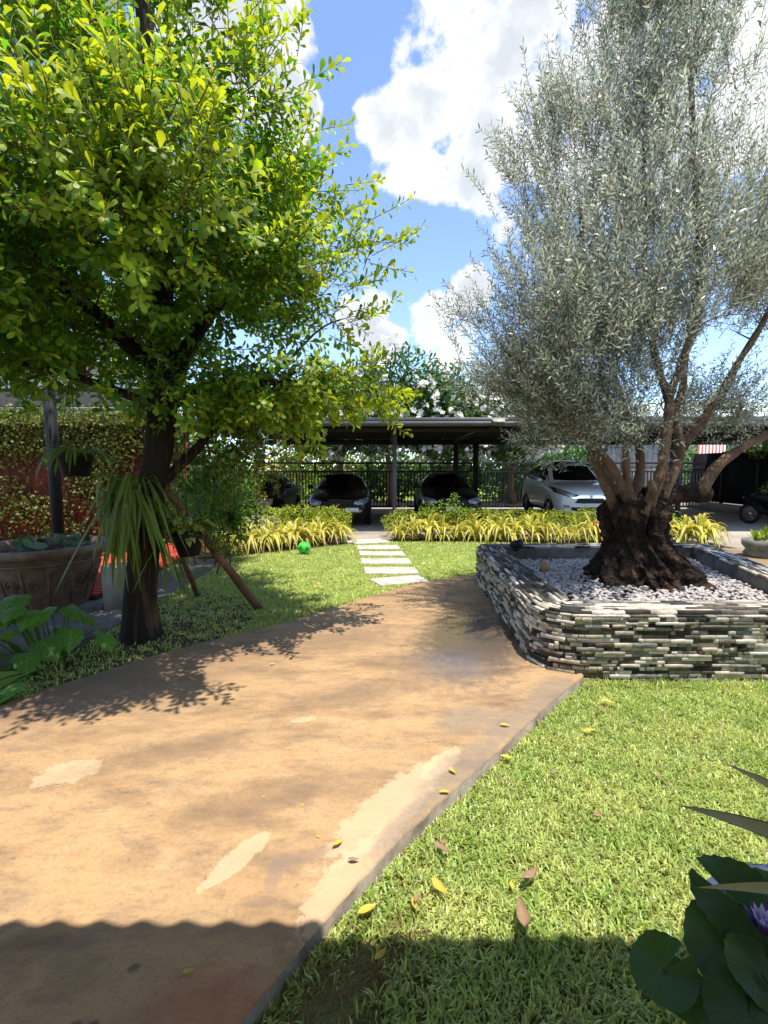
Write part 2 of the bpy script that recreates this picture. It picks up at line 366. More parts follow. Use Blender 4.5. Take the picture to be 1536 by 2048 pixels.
def lily_veins(nt, N, L, c, mix, nz, tc, b):
    g = N('ShaderNodeTexGradient'); g.gradient_type = 'RADIAL'; L(tc.outputs['Object'], g.inputs[0])
    def mth(op, a, v):
        m = N('ShaderNodeMath'); m.operation = op; L(a, m.inputs[0]); m.inputs[1].default_value = v; return m.outputs[0]
    p = mth('PINGPONG', mth('MULTIPLY', g.outputs['Fac'], 19.0), .5)
    r = N('ShaderNodeMapRange'); r.inputs[1].default_value = .06; r.inputs[2].default_value = .0; r.inputs[4].default_value = .55; L(p, r.inputs[0])
    c = mix(nz(5, 8, .55, .7), c, (.075, .10, .025)); return mix(r.outputs[0], c, (.12, .17, .05))
M['lily'] = mat('lily_pad', (.04, .10, .02), .45, .3, obj_rand=.3, col2=(.055, .11, .022), nscale=14, trans=(1.5, 1.7, .5), tfac=.3, extra=lily_veins)
M['lilyred'] = mat('lily_back', (.10, .07, .03), .4, .4, col2=(.06, .08, .03), nscale=8)
M['petal'] = mat('lily_petal', (.55, .48, .72), .5, .3, trans=(1, 1, 1), tfac=.3)
M['petal_d'] = mat('lily_sepal', (.10, .04, .16), .5, .3)
M['agave'] = mat('agave_leaf', (.37, .31, .13), .45, .35, col2=(.28, .25, .10), nscale=7)
M['agave_e'] = mat('agave_edge', (.03, .06, .02), .45, .35)
M['white_f'] = mat('white_flower', (.75, .72, .62), .6, .2, trans=(1, 1, 1), tfac=.3)
M['orange_f'] = mat('orange_flower', (.75, .30, .03), .6, .2)
M['clay'] = mat('clay_pot', (.115, .062, .042), .6, .35, col2=(.20, .13, .09), nscale=8, bump=(25, .35, .01))
M['terra'] = mat('terracotta', (.36, .11, .05), .7, .25, col2=(.2, .06, .03), nscale=6)
M['greypot'] = mat('grey_pot', (.36, .34, .31), .7, .25, col2=(.26, .25, .23), nscale=4)
M['ceramic'] = mat('white_ceramic', (.55, .57, .60), .15, .5, col2=(.03, .06, .24), nscale=17, ndet=2, lo=.52, hi=.56, coat=.5)
M['water'] = mat('pond_water', (.012, .014, .012), .05, .5)
M['black_steel'] = mat('black_steel', (.012, .012, .013), .65, .25, col2=(.02, .02, .022), nscale=5)
M['grey_steel'] = mat('grey_steel', (.075, .075, .082), .55, .3, col2=(.10, .10, .108), nscale=3)
M['fascia'] = mat('fascia', (.045, .045, .05), .55, .35, col2=(.065, .065, .072), nscale=2)
M['roofsheet'] = mat('roof_sheet', (.33, .27, .24), .6, .3, col2=(.25, .2, .18), nscale=2, trans=(1, .85, .75), tfac=.10)
M['gate_black'] = mat('gate_black', (.014, .014, .015), .4, .4)
M['gate_white'] = mat('gate_white', (.36, .36, .38), .5, .35, col2=(.28, .28, .30), nscale=3)
M['paint_black'] = mat('car_black', (.006, .0055, .0055), .34, .25, coat=.12)
M['paint_black2'] = mat('car_black_brown', (.011, .0075, .0065), .32, .3, coat=.15)
M['paint_white'] = mat('car_white', (.72, .73, .74), .25, .5, coat=1)
M['glass_dark'] = mat('car_glass', (.004, .004, .005), .05, .5)
M['lamp'] = mat('headlamp', (.42, .44, .47), .12, .6, metal=.4, col2=(.12, .12, .13), nscale=30)
M['amber'] = mat('indicator', (.62, .25, .06), .2, .5)
M['chrome'] = mat('chrome', (.72, .74, .77), .14, .5, metal=1)
M['plastic'] = mat('black_plastic', (.012, .012, .013), .55, .3)
M['tyre'] = mat('tyre', (.018, .018, .018), .85, .2)
M['rim'] = mat('wheel_rim', (.35, .36, .37), .3, .5, metal=.8)
M['plate'] = mat('number_plate', (.72, .72, .68), .5, .3)
M['wood'] = mat('wood_prop', (.22, .12, .065), .85, .15, col2=(.12, .06, .035), nscale=7, bump=(25, .6, .01), stretch=(1, 1, .4))
M['ball'] = mat('ball_green', (.07, .62, .05), .4, .4)
M['ball_d'] = mat('ball_dark', (.01, .20, .06), .4, .4)
M['river'] = mat('river_stone', (.36, .19, .085), .5, .35, col2=(.48, .32, .18), nscale=9)
M['leaf_y'] = mat('fallen_yellow', (.68, .48, .06), .55, .3, col2=(.5, .36, .06), nscale=30, trans=(1, 1, .5), tfac=.25)
M['leaf_b'] = mat('fallen_brown', (.20, .125, .075), .7, .2, col2=(.30, .20, .12), nscale=25)
M['rooftile'] = mat('dark_roof_tile', (.03, .028, .028), .9, .1, col2=(.05, .046, .044), nscale=3)
M['housewall'] = mat('pale_wall', (.70, .68, .64), .8, .2, col2=(.62, .60, .56), nscale=1)
M['palegreen'] = mat('pale_roof', (.62, .70, .68), .5, .3, col2=(.5, .6, .58), nscale=.5)
M['redsheet'] = mat('red_sheet', (.42, .06, .04), .5, .3)
M['whitesheet'] = mat('white_sheet', (.65, .62, .6), .5, .3)
M['blacknet'] = mat('shade_net', (.012, .012, .012), .95, .05, col2=(.02, .02, .02), nscale=4)
M['awning'] = mat('awning_sheet', (.45, .42, .38), .6, .3)
M['chalk'] = mat('white_kerb', (.62, .58, .52), .85, .2, col2=(.5, .46, .4), nscale=4)
M['lamp_body'] = mat('lamp_body', (.34, .31, .25), .4, .4)

# ================================================================== SETTING
def struct(name, poly, z0, z1, m, kind='structure'):
    o = MB().prism(poly, z0, z1).obj(name, m); o['kind'] = kind; return o
gb = MB(); gb.box(-300, 300, -40, 400, -.6, -.15)
ground = gb.obj('ground', M['field']); ground['kind'] = 'structure'

PR = [(-1.75, -2.6), (-1.15, -.6), (-.72, .55), (-.42, 1.16), (-.22, 1.45), (.0, 1.74), (.21, 1.98), (.62, 2.42), (1.05, 2.90), (1.49, 3.36)]
PL = [(1.45, 6.75), (1.0, 6.58), (.57, 6.32), (.15, 5.91), (-.23, 5.49), (-.54, 5.12), (-.88, 4.73), (-1.25, 4.38), (-1.65, 4.03), (-1.93, 3.75), (-2.16, 3.46), (-2.55, 2.96), (-3.2, 2.3), (-4.6, 1.3), (-6, .4), (-6, -2.6)]
PATH = PR + [(1.62, 3.55), (1.6, 5.2), (1.6, 6.6)] + PL
def build_path():
    # slab with a slightly chipped, rounded arris: refine the outline and jitter it
    rng = np.random.default_rng(5); P = []
    for i in range(len(PATH)):
        a = np.array(PATH[i]); b = np.array(PATH[(i + 1) % len(PATH)]); n = max(1, int(np.linalg.norm(b - a) / .05)) if i < len(PR) - 1 else 4
        for k in range(n): P.append(a + (b - a) * k / n + (rng.normal(size=2) * .0016 if k else 0))
    P = np.array(P); n = len(P)
    nx = np.roll(P, -1, 0) - np.roll(P, 1, 0); nrm = unit(np.stack([nx[:, 1], -nx[:, 0]], 1))
    inn = P - nrm * (.010 + rng.random((n, 1)) * .004)
    V = [(x, y, -.35) for x, y in P] + [(x, y, -.011 - rng.random() * .002) for x, y in P] + [(x, y, 0) for x, y in inn]
    q = []
    for l in (0, n):
        q += [(l + i, l + (i + 1) % n, l + n + (i + 1) % n, l + n + i) for i in range(n)]
    from mathutils.geometry import tessellate_polygon
    t = []
    for a, b, c in tessellate_polygon([[Vector((x, y, 0)) for x, y in inn]]):
        ax = (inn[b][0] - inn[a][0]) * (inn[c][1] - inn[a][1]) - (inn[b][1] - inn[a][1]) * (inn[c][0] - inn[a][0])
        t.append((a + 2 * n, b + 2 * n, c + 2 * n) if ax > 0 else (a + 2 * n, c + 2 * n, b + 2 * n))
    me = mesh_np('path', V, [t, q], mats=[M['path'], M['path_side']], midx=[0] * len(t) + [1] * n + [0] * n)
    o = link(bpy.data.objects.new('path', me)); o['kind'] = 'structure'
build_path()
LAWN_R = [(x + .002, y) for x, y in PR] + [(1.55, 3.5), (9, 3.5), (9, -2.6)]
struct('lawn_front', [(-1.7, -2.6)] + PR[1:] + [(1.6, 3.6), (9, 3.6), (9, -2.6)], -.4, -.09, M['lawn'])
LAWN_M = [(-2.65, 3.0), (-2.55, 2.96)] + PL[10:1:-1] + [(1.4, 6.7), (1.3, 7.0), (6.2, 7.0), (6.2, 9.15), (5.2, 9.6), (-.1, 9.95), (-2.65, 8.1)]
struct('lawn_back', [(-2.66, 2.95), (-2.4, 3.1), (1.4, 6.3), (1.6, 7.0), (6.3, 7.0), (6.3, 9.15), (5.2, 9.7), (.2, 10.2), (-.9, 9.85), (-2.66, 8.6)], -.4, -.02, M['lawn_far'])
# planting beds
struct('bed_left', [(-5.0, 8.9), (-3.2, 8.0), (-2.66, 8.2), (-.75, 9.72), (-.72, 10.35), (-1.2, 11.2), (-5.0, 11.2)], -.3, -.008, M['soil'])
struct('bed_right', [(.12, 10.02), (5.1, 9.62), (6.9, 9.0), (6.9, 9.9), (5.2, 10.9), (.35, 11.0)], -.3, -.006, M['soil'])
struct('tree_bed', [(-2.68, 3.02), (-2.2, 3.42), (-1.9, 3.74), (-1.62, 4.0), (-1.3, 4.7), (-1.75, 5.6), (-2.68, 6.2)], -.35, -.012, M['soil'])
# driveway under the carport and the tan strip to the right
struct('driveway', [(-8, 11.0), (-.95, 9.9), (-.2, 10.05), (.32, 10.15), (.36, 10.9), (5.2, 10.85), (5.6, 9.75), (8.4, 8.0), (14, 5.8), (16, 18.4), (-8, 18.4)], -.4, -.012, M['drive'])
struct('side_path', [(4.6, 7.0), (5.0, 3.62), (14, 3.62), (14, 5.75), (8.3, 7.95), (6.95, 8.75), (6.32, 9.1), (6.32, 7.0)], -.4, -.016, M['tan_drive'])
struct('road', [(-60, 18.5), (60, 18.5), (60, 22.5), (-60, 22.5)], -.4, -.06, M['road'])
o = MB().box(-8, 14, 18.2, 18.42, -.2, .06).obj('kerb', M['chalk']); o['kind'] = 'structure'
o = MB().prism([(-1.15, 9.62), (-.05, 10.08), (-.12, 10.2), (-1.2, 9.74)], -.1, .012).obj('edging', M['chalk']); o['kind'] = 'structure'
# patio on the left
struct('patio', [(-12, 3.0), (-4.2, 3.0), (-2.70, 4.3), (-2.70, 9.5), (-12, 9.5)], -.4, -.024, M['paving'])
deck = bpy.data.objects.new('deck', MB().box(-9.2, -3.45, 5.45, 9.4, -.02, .008).mesh('deck', M['soil'])); link(deck); deck['kind'] = 'structure'
bm_ = MB().box(0, 5.7, 0, .125, 0, .03).mesh('deck_board', M['deck'])
for i in range(28):
    b = link(bpy.data.objects.new('deck_board', bm_), deck); b.location = (-9.18, 5.48 + i * .14, .008)

# ------------------------------------------------------------------ stepping slabs
SL = [((-.21, 6.41), (-.04, 6.04), (.62, 6.29), (.50, 6.66), 'wide pale stepping slab nearest the brown path'),
      ((-.32, 7.20), (-.28, 6.75), (.52, 6.74), (.48, 7.20), 'second pale stepping slab counted from the brown path'),
      ((-.41, 7.92), (-.36, 7.47), (.46, 7.46), (.42, 7.92), 'third pale stepping slab counted from the brown path'),
      ((-.48, 8.62), (-.43, 8.20), (.40, 8.17), (.35, 8.58), 'third to last pale stepping slab before the driveway'),
      ((-.56, 9.26), (-.50, 8.84), (.33, 8.87), (.27, 9.31), 'second to last pale stepping slab before the driveway'),
      ((-.68, 9.72), (-.56, 9.44), (.16, 9.70), (.01, 9.98), 'pale stepping slab farthest from the camera, beside the driveway edge')]
SLABP = []
for a, b, c, d, lb in SL:
    SLABP.append([a, b, c, d])
    me = MB().prism([a, b, c, d], -.1, .012).mesh('stepping_slab', M['slab'])
    o = link(bpy.data.objects.new('stepping_slab', me)); tag(o, lb, 'paving slab', 'stepping slabs across the lawn')
    bv = o.modifiers.new('bevel', 'BEVEL'); bv.width = .008; bv.segments = 2

# ------------------------------------------------------------------ raised planter
RIM = .47
def round_poly(P, rad, n=10):
    out = []; P = [np.array(p, float) for p in P]
    for i in range(len(P)):
        a, b, c = P[i - 1], P[i], P[(i + 1) % len(P)]; r = rad[i]
        u = unit(a - b); v = unit(c - b); d = r
        p0 = b + u * d; p1 = b + v * d
        for t in np.linspace(0, 1, n): out.append((1 - t) ** 2 * p0 + 2 * t * (1 - t) * b + t * t * p1)
    return np.array(out)
OUT = round_poly([(1.20, 3.42), (3.80, 3.40), (4.70, 6.72), (1.32, 6.62)], [.36, .5, .4, .28], 14)
def offset_in(P, d):
    nx = np.roll(P, -1, 0) - np.roll(P, 1, 0); nrm = unit(np.stack([nx[:, 1], -nx[:, 0]], 1)); return P - nrm * d
def resample(P, step):
    Q = np.vstack([P, P[:1]]); s = np.concatenate([[0], np.cumsum(np.linalg.norm(np.diff(Q, axis=0), axis=1))]); n = int(s[-1] / step)
    t = np.arange(n) * s[-1] / n
    return np.stack([np.interp(t, s, Q[:, 0]), np.interp(t, s, Q[:, 1])], 1), s[-1]
planter = thing('raised_planter', 'square raised bed clad in stacked stone strips around the olive tree', 'planter', (2.75, 5.0, -.09))
PO = Vector((-2.75, -5.0, .09))
def shift(V): return np.asarray(V, float) + np.array(PO)
def build_planter():
    C, per = resample(offset_in(OUT, .015), .08); n = len(C); I = offset_in(C, .29)
    prof = [(C, -.3), (C, RIM - .012), (I, RIM - .012), (I, .2)]
    V = np.concatenate([np.column_stack([P, np.full(n, z)]) for P, z in prof]); q = []
    for l in range(3): q += [(l * n + i, l * n + (i + 1) % n, (l + 1) * n + (i + 1) % n, (l + 1) * n + i) for i in range(n)]
    MB().add(shift(V), q[:2 * n]).obj('wall_core', M['mortar'], planter)
    MB().add(shift(V), q[2 * n:]).obj('inner_wall', M['render'], planter)
    fl = [tuple(p + np.array([-2.75, -5.0])) for p in I]
    MB().prism(fl, .0, .36).obj('bed_base', M['soil'], planter)
    # cladding: courses of split stone strips
    rng = np.random.default_rng(11)
    Q = np.vstack([OUT, OUT[:1]]); s = np.concatenate([[0], np.cumsum(np.linalg.norm(np.diff(Q, axis=0), axis=1))]); per = s[-1]
    def at_s(t):
        t = t % per; p = np.array([np.interp(t, s, Q[:, 0]), np.interp(t, s, Q[:, 1])])
        e = .02; p2 = np.array([np.interp((t + e) % per, s, Q[:, 0]), np.interp((t + e) % per, s, Q[:, 1])]); p1 = np.array([np.interp((t - e) % per, s, Q[:, 0]), np.interp((t - e) % per, s, Q[:, 1])])
        d = unit(p2 - p1); return p, d, np.array([d[1], -d[0]])
    stones = []; zb = -.11; k = 0
    while zb < RIM - .03:
        h = rng.uniform(.020, .034)
        if zb + h > RIM - .016: h = RIM - .016 - zb
        t = rng.uniform(0, .1)
        while t < per - .03:
            ln = rng.choice([.03, .045, .08, .13, .19]) * rng.uniform(.85, 1.2)
            p, d, nn = at_s(t + ln / 2)
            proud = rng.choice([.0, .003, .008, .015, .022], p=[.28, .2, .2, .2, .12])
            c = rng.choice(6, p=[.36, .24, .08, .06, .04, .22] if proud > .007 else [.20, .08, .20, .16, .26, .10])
            tall = 1.0 if rng.random() > .06 or ln > .06 else 1.9
            stones.append((p, d, nn, zb, h * min(tall, (RIM - .016 - zb) / h), ln, proud, c)); t += ln
        zb += h
    def stone_geo(st, loc=True):
        p, d, nn, z, h, ln, pr, c = st; g = .0018; hl = ln / 2 - g; f = .012 + pr; b = -.012
        ch = .0006
        V = []
        for (a, w, zz) in ((-hl, b, z + g), (hl, b, z + g), (hl, b, z + h - g), (-hl, b, z + h - g),
                           (-hl, f - ch, z + g), (hl, f - ch, z + g), (hl, f - ch, z + h - g), (-hl, f - ch, z + h - g),
                           (-hl + ch, f, z + g + ch), (hl - ch, f, z + g + ch), (hl - ch, f, z + h - g - ch), (-hl + ch, f, z + h - g - ch)):
            xy = p + d * a + nn * w; V.append((xy[0], xy[1], zz))
        F = [(0, 1, 5, 4), (1, 2, 6, 5), (2, 3, 7, 6), (3, 0, 4, 7), (4, 5, 9, 8), (5, 6, 10, 9), (6, 7, 11, 10), (7, 4, 8, 11), (8, 9, 10, 11)]
        return np.array(V), F
    camp = np.array([0, 0])
    def score(st):
        p, d, nn, z, h, ln, pr, c = st; v = -p; dist = np.linalg.norm(v); facing = np.dot(v / dist, nn)
        u = p[0] / p[1] * 930
        if facing < .05 or u > 775 or u < -768: return -1
        return h * ln * facing / dist ** 2
    order = np.argsort([-score(st) for st in stones]); solo = set(order[:300])
    rest = MB(); mi = []
    for i, st in enumerate(stones):
        V, F = stone_geo(st)
        if i in solo:
            c = V.mean(0); me = MB().add(V - c, F).mesh('stone', STONES[st[7]])
            o = link(bpy.data.objects.new('stone', me), planter); o.location = Vector(c) + PO
        else:
            rest.add(shift(V), F); mi += [st[7]] * len(F)
    me = mesh_np('stone_cladding', np.concatenate(rest.V), [np.concatenate(rest.P[4])], mats=STONES, midx=mi)
    tag(link(bpy.data.objects.new('stone_cladding', me), planter), 'stacked stone strips round the other sides', kind='stuff')
    # coping: thin strips laid flat along the rim
    cop = MB(); mi = []
    for r in range(11):
        t = rng.uniform(0, .1); off = .008 + r * .0285
        while t < per:
            ln = rng.uniform(.09, .34); p, d, nn = at_s(t + ln / 2); steps = 3 if ln > .2 else 2
            hz = RIM + rng.choice([0, .003, .006, .010]); w = .0245
            top = []; 
            for a in np.linspace(t + .002, t + ln - .002, steps + 1):
                pp, dd, nn = at_s(a); o0 = pp - nn * off; o1 = pp - nn * (off + w)
                top += [(o0[0], o0[1], RIM - .014), (o0[0], o0[1], hz), (o1[0], o1[1], hz), (o1[0], o1[1], RIM - .014)]
            F = []
            for k in range(steps):
                for e in range(3): F.append((k * 4 + e, k * 4 + e + 1, k * 4 + 5 + e, k * 4 + 4 + e))
            F += [(0, 3, 2, 1), (steps * 4, steps * 4 + 1, steps * 4 + 2, steps * 4 + 3)]
            # mostly dark strips along the left side of the rim
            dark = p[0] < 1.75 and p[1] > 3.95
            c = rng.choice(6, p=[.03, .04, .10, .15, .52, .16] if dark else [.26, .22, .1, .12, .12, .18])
            cop.add(shift(top), F); mi += [c] * len(F); t += ln
    me = mesh_np('coping_strips', np.concatenate(cop.V), [np.concatenate(cop.P[4])], mats=STONES, midx=mi)
    tag(link(bpy.data.objects.new('coping_strips', me), planter), 'thin stone strips capping the planter rim', kind='stuff')
    # pebbles
    inner = offset_in(OUT, .33); rng = np.random.default_rng(3)
    c = bmesh.new(); bmesh.ops.create_icosphere(c, subdivisions=1, radius=1); IV = np.array([v.co[:] for v in c.verts]); IF = np.array([[v.index for v in f.verts] for f in c.faces]); c.free()
    P = rng.uniform((1.4, 3.6), (4.5, 6.5), (15000, 2)); P = P[in_poly(P, inner)]
    d = np.hypot((P[:, 0] - 2.8), (P[:, 1] - 5.0)); P = P[d > .42][:7500]
    pb = MB(); n = len(P)
    sc = rng.uniform(.011, .026, (n, 1)) * rng.uniform(.75, 1.25, (n, 3)) * np.array([1, 1, .7]); a = rng.uniform(0, 6.28, n)
    X = IV[None] * sc[:, None, :] * (1 + rng.normal(0, .05, (n, len(IV), 1)))
    x = X[..., 0] * np.cos(a)[:, None] - X[..., 1] * np.sin(a)[:, None]; y = X[..., 0] * np.sin(a)[:, None] + X[..., 1] * np.cos(a)[:, None]
    z0 = .285 + rng.uniform(0, .03, n) + .05 * np.clip(1 - (np.hypot(P[:, 0] - 2.8, P[:, 1] - 5) - .5) / .8, 0, 1)
    V = np.stack([x + P[:, :1], y + P[:, 1:], X[..., 2] + z0[:, None]], -1).reshape(-1, 3)
    F = (IF[None] + (np.arange(n) * len(IV))[:, None, None]).reshape(-1, 3)
    pb.add(V, F); tag(pb.obj('pebbles', M['pebble'], smooth=True), 'pale rounded pebbles covering the planter around the trunk', 'pebbles', kind='stuff')
build_planter()

# ------------------------------------------------------------------ carport
cp = thing('carport', 'long flat-roofed dark steel carport over the parked cars', 'carport', (2.5, 11.3, 0))
def cpart(name, m, *boxes, parent=cp, off=(2.5, 11.3, 0)):
    b = MB()
    for x0, x1, y0, y1, z0, z1 in boxes: b.box(x0 - off[0], x1 - off[0], y0 - off[1], y1 - off[1], z0 - off[2], z1 - off[2])
    return b.obj(name, m, parent)
CX0, CX1, CY0, CY1 = -5.2, 13.5, 11.15, 17.6
cpart('roof_sheet', M['roofsheet'], (CX0, CX1, CY0 + .05, CY1, 2.66, 2.69))
cpart('fascia', M['fascia'], (CX0, CX1, CY0 - .02, CY0 + .03, 2.625, 2.75))
cpart('gutter', M['grey_steel'], (CX0, CX1, CY0 - .09, CY0 - .025, 2.56, 2.655))
cpart('front_beam', M['black_steel'], (CX0, CX1, 11.82, 11.94, 2.47, 2.60))
cpart('rear_beam', M['black_steel'], (CX0, CX1, 17.2, 17.35, 2.42, 2.60))
for y in np.arange(12.4, 17.2, .52): cpart('purlin', M['black_steel'], (CX0, CX1, y, y + .07, 2.60, 2.658))
for x in (-4.4, -2.1, .27, 2.6, 4.9, 7.2, 9.6, 12.0): cpart('rafter', M['black_steel'], (x - .04, x + .04, 11.3, 17.2, 2.50, 2.598) if False else (x - .04, x + .04, 11.3, 11.81, 2.50, 2.60), (x - .04, x + .04, 11.95, 17.19, 2.50, 2.598))
for x, y in ((.27, 11.88), (-4.6, 11.88), (9.0, 14.6), (9.25, 14.6), (12.6, 11.88)):
    cpart('post', M['grey_steel'], (x - .055, x + .055, y - .055, y + .055, -.05, 2.47 if y < 12 else 2.5))
cpart('base_plate', M['grey_steel'], (.27 - .11, .27 + .11, 11.77, 11.99, -.012, .02))
sl = thing('solar_lamp', 'small beige solar lamp fixed on the carport fascia', 'lamp', (2.68, 11.05, 2.66))
b = MB(); b.add([(-.13, -.12, -.02), (.13, -.12, -.02), (.16, .02, .06), (-.16, .02, .06), (-.13, -.12, -.05), (.13, -.12, -.05), (.16, .02, .03), (-.16, .02, .03)],
      [(0, 1, 2, 3), (4, 7, 6, 5), (0, 4, 5, 1), (1, 5, 6, 2), (2, 6, 7, 3), (3, 7, 4, 0)]); b.obj('lamp_head', M['lamp_body'], sl)
MB().box(-.02, .02, .0, .09, -.04, .03).obj('bracket', M['grey_steel'], sl)

# ------------------------------------------------------------------ gates behind the cars
def gate(name, label, x0, x1, y, m, mo, step=.118, gap_low=True):
    t = thing(name, label, 'gate', ((x0 + x1) / 2, y, 0)); cx = (x0 + x1) / 2
    def pt(nm, *bx):
        b = MB()
        for a, bb, c, d, e, f in bx: b.box(a - cx, bb - cx, c, d, e, f)
        return b.obj(nm, m, t)
    pt('top_rail', (x0, x1, -.03, .03, 1.72, 1.79)); pt('middle_rail', (x0, x1, -.03, .03, 1.40, 1.47)); pt('bottom_rail', (x0, x1, -.03, .03, .06, .14))
    n = max(1, round((x1 - x0) / 1.85)); w = (x1 - x0) / n
    for i in range(n + 1):
        xx = x0 + i * w; xx = min(max(xx, x0 + .04), x1 - .04)
        pt('upright', (xx - .035, xx + .035, -.025, .025, 1.471, 1.719)); 
    bar = MB().box(-.021, .021, -.012, .012, .141, 1.399).mesh('bar', m)
    nb = int((x1 - x0 - .1) / step)
    for i in range(nb):
        o = link(bpy.data.objects.new('bar', bar), t); o.location = (x0 - cx + .08 + i * step, 0, 0)
    # wrought scroll in each upper panel
    sc = MB(); zc = 1.595
    sc.tube([(-.62, 0, zc), (.62, 0, zc)], .010, 5)
    for s in (-1, 1):
        for k in range(3):
            a = np.linspace(0, 2 * np.pi, 13); c = s * (.12 + k * .17)
            sc.tube(np.stack([c + .085 * np.cos(a), 0 * a, zc + (.062 - k * .012) * np.sin(a)], 1), .010, 5, False)
        sc.tube([(s * .55, 0, zc - .045), (s * .60, 0, zc), (s * .55, 0, zc + .045)], .010, 5)
    sm = sc.mesh('scroll', mo)
    for i in range(n):
        o = link(bpy.data.objects.new('scroll', sm), t); o.location = (x0 - cx + (i + .5) * w, 0, 0)
    return t
gate('sliding_gate', 'long black barred gate with scroll panels behind the black cars', -6.6, 3.35, 17.75, M['gate_black'], M['gate_black'])
gate('white_gate', 'pale grey barred gate with scroll panels behind the white car', 3.7, 12.6, 17.75, M['gate_white'], M['gate_white'])
tw = thing('access_ladder', 'dark upright steel ladder with pale rungs between the two gates', 'ladder', (2.95, 16.9, 0))
for s in (-1, 1): MB().box(s * .36 - .085, s * .36 + .085, -.07, .07, -.02, 2.42).obj('post', M['black_steel'], tw)
for z in (1.52, 1.83, 2.12): MB().box(-.274, .274, -.03, .03, z, z + .05).obj('rung', M['grey_steel'], tw)

# ------------------------------------------------------------------ red wall and creeper
rw = thing('garden_wall', 'red rendered garden wall behind the clay basin', 'wall', (-8.0, 9.7, 0))
MB().box(-5.0, 3.9, 0, .2, -.2, 2.45).obj('wall_face', M['redwall'], rw)
MB().box(-5.05, 3.95, -.05, .25, 2.452, 2.52).obj('coping', M['redwall'], rw)
def build_creeper():
    rng = np.random.default_rng(8); cr = thing('wall_creeper', 'small-leaved creeper covering the red wall, thick along its top', 'creeper', (-7.0, 9.6, 0))
    st = MB()
    for i in range(60):
        x = rng.uniform(-9.6 + 7, -4.15 + 7); pts = [(x, .06, 0)]
        for k in range(8): pts.append((pts[-1][0] + rng.normal(0, .12), .06 + rng.uniform(-.02, .01), (k + 1) * .3))
        st.tube(pts, np.linspace(.012, .004, 9), 4, False)
    st.obj('stems', M['twig'], cr)
    n = 30000; P = np.column_stack([rng.uniform(-3.0, 2.9, n), -.02 - rng.random(n) ** 2 * .12, rng.random(n) ** .8 * 2.5])
    dens = np.array([mnoise.noise((p[0] * 1.1, 5, p[2] * 1.1)) for p in P]); keep = rng.random(n) < np.clip(.28 + dens * .8 + (P[:, 2] > 1.9) * .6, .03, 1); P = P[keep]
    m = 7000; T = np.column_stack([rng.uniform(-3.0, 2.9, m), rng.normal(.08, .17, m), 2.42 + np.abs(rng.normal(0, .16, m))]); P = np.concatenate([P, T]); n = len(P)
    V, t, q = leaves(P, rand_unit(rng, n) + np.array([0, -.4, -.3]), rand_unit(rng, n) + np.array([0, -.8, .7]), rng.uniform(.045, .085, n), rng.uniform(.05, .075, n), [(.45, .5)])
    tag(MB().add(V, t, q).obj('foliage', M['vine'], cr), kind='stuff')
build_creeper()

# ------------------------------------------------------------------ neighbouring house beyond the wall
nh = thing('neighbour_house', 'pale house with stepped dark tiled roofs beyond the red wall', 'house', (-14.5, 17.0, 0))
def tiled(name, x0, x1, y0, y1, z0, z1, rows, hip=0.):
    """sloped roof of overlapping tile courses, rising from y0 to y1"""
    b = MB()
    for i in range(rows):
        f0, f1 = i / rows, (i + 1) / rows; ya, yb = y0 + (y1 - y0) * f0, y0 + (y1 - y0) * f1 + .06; za, zb = z0 + (z1 - z0) * f0, z0 + (z1 - z0) * f1
        xa, xb = x0 + hip * f0, x1 - hip * f0
        V = [(xa, ya, za), (xb, ya, za), (xb, yb, zb + .02), (xa, yb, zb + .02), (xa, ya, za + .06), (xb, ya, za + .06), (xb, yb, zb + .06), (xa, yb, zb + .06)]
        b.add(V, [(0, 3, 2, 1), (4, 5, 6, 7), (0, 1, 5, 4), (1, 2, 6, 5), (3, 0, 4, 7)])
    return b.obj(name, M['rooftile'], nh)
MB().box(-6, 4.6, 1.6, 9, -.2, 4.3).obj('lower_wall', M['housewall'], nh)
tiled('lower_roof', -7.2, 5.9, 0, 3.2, 3.75, 4.9, 9)
MB().box(-7.2, 5.9, -.05, .05, 3.62, 3.745).obj('eave_board', M['grey_steel'], nh)
MB().box(-5, 3.6, 3.3, 8, 4.31, 6.1).obj('upper_wall', M['housewall'], nh)
tiled('upper_roof', -6.4, 5.0, 2.2, 6.4, 6.0, 7.9, 12, 2.2)
for x in (-2.5, .6): 
    w = MB().box(x - .6, x + .6, 1.52, 1.595, 1.2, 2.6).obj('window', M['grey_steel'], nh); MB().box(x - .52, x + .52, 1.49, 1.515, 1.28, 2.52).obj('pane', M['glass_dark'], w)
# tall dark steel post by the basin
dp = thing('steel_post', 'tall round black steel post standing behind the clay basin', 'post', (-4.45, 6.3, 0))
MB().tube([(0, 0, .0), (0, 0, 3.15)], .075, 16).obj('shaft', M['black_steel'], dp, True); MB().tube([(0, 0, 3.151), (0, 0, 3.22)], .12, 16).obj('head_plate', M['black_steel'], dp); MB().box(-.14, .14, -.14, .14, -.02, .016).obj('base_plate', M['black_steel'], dp)

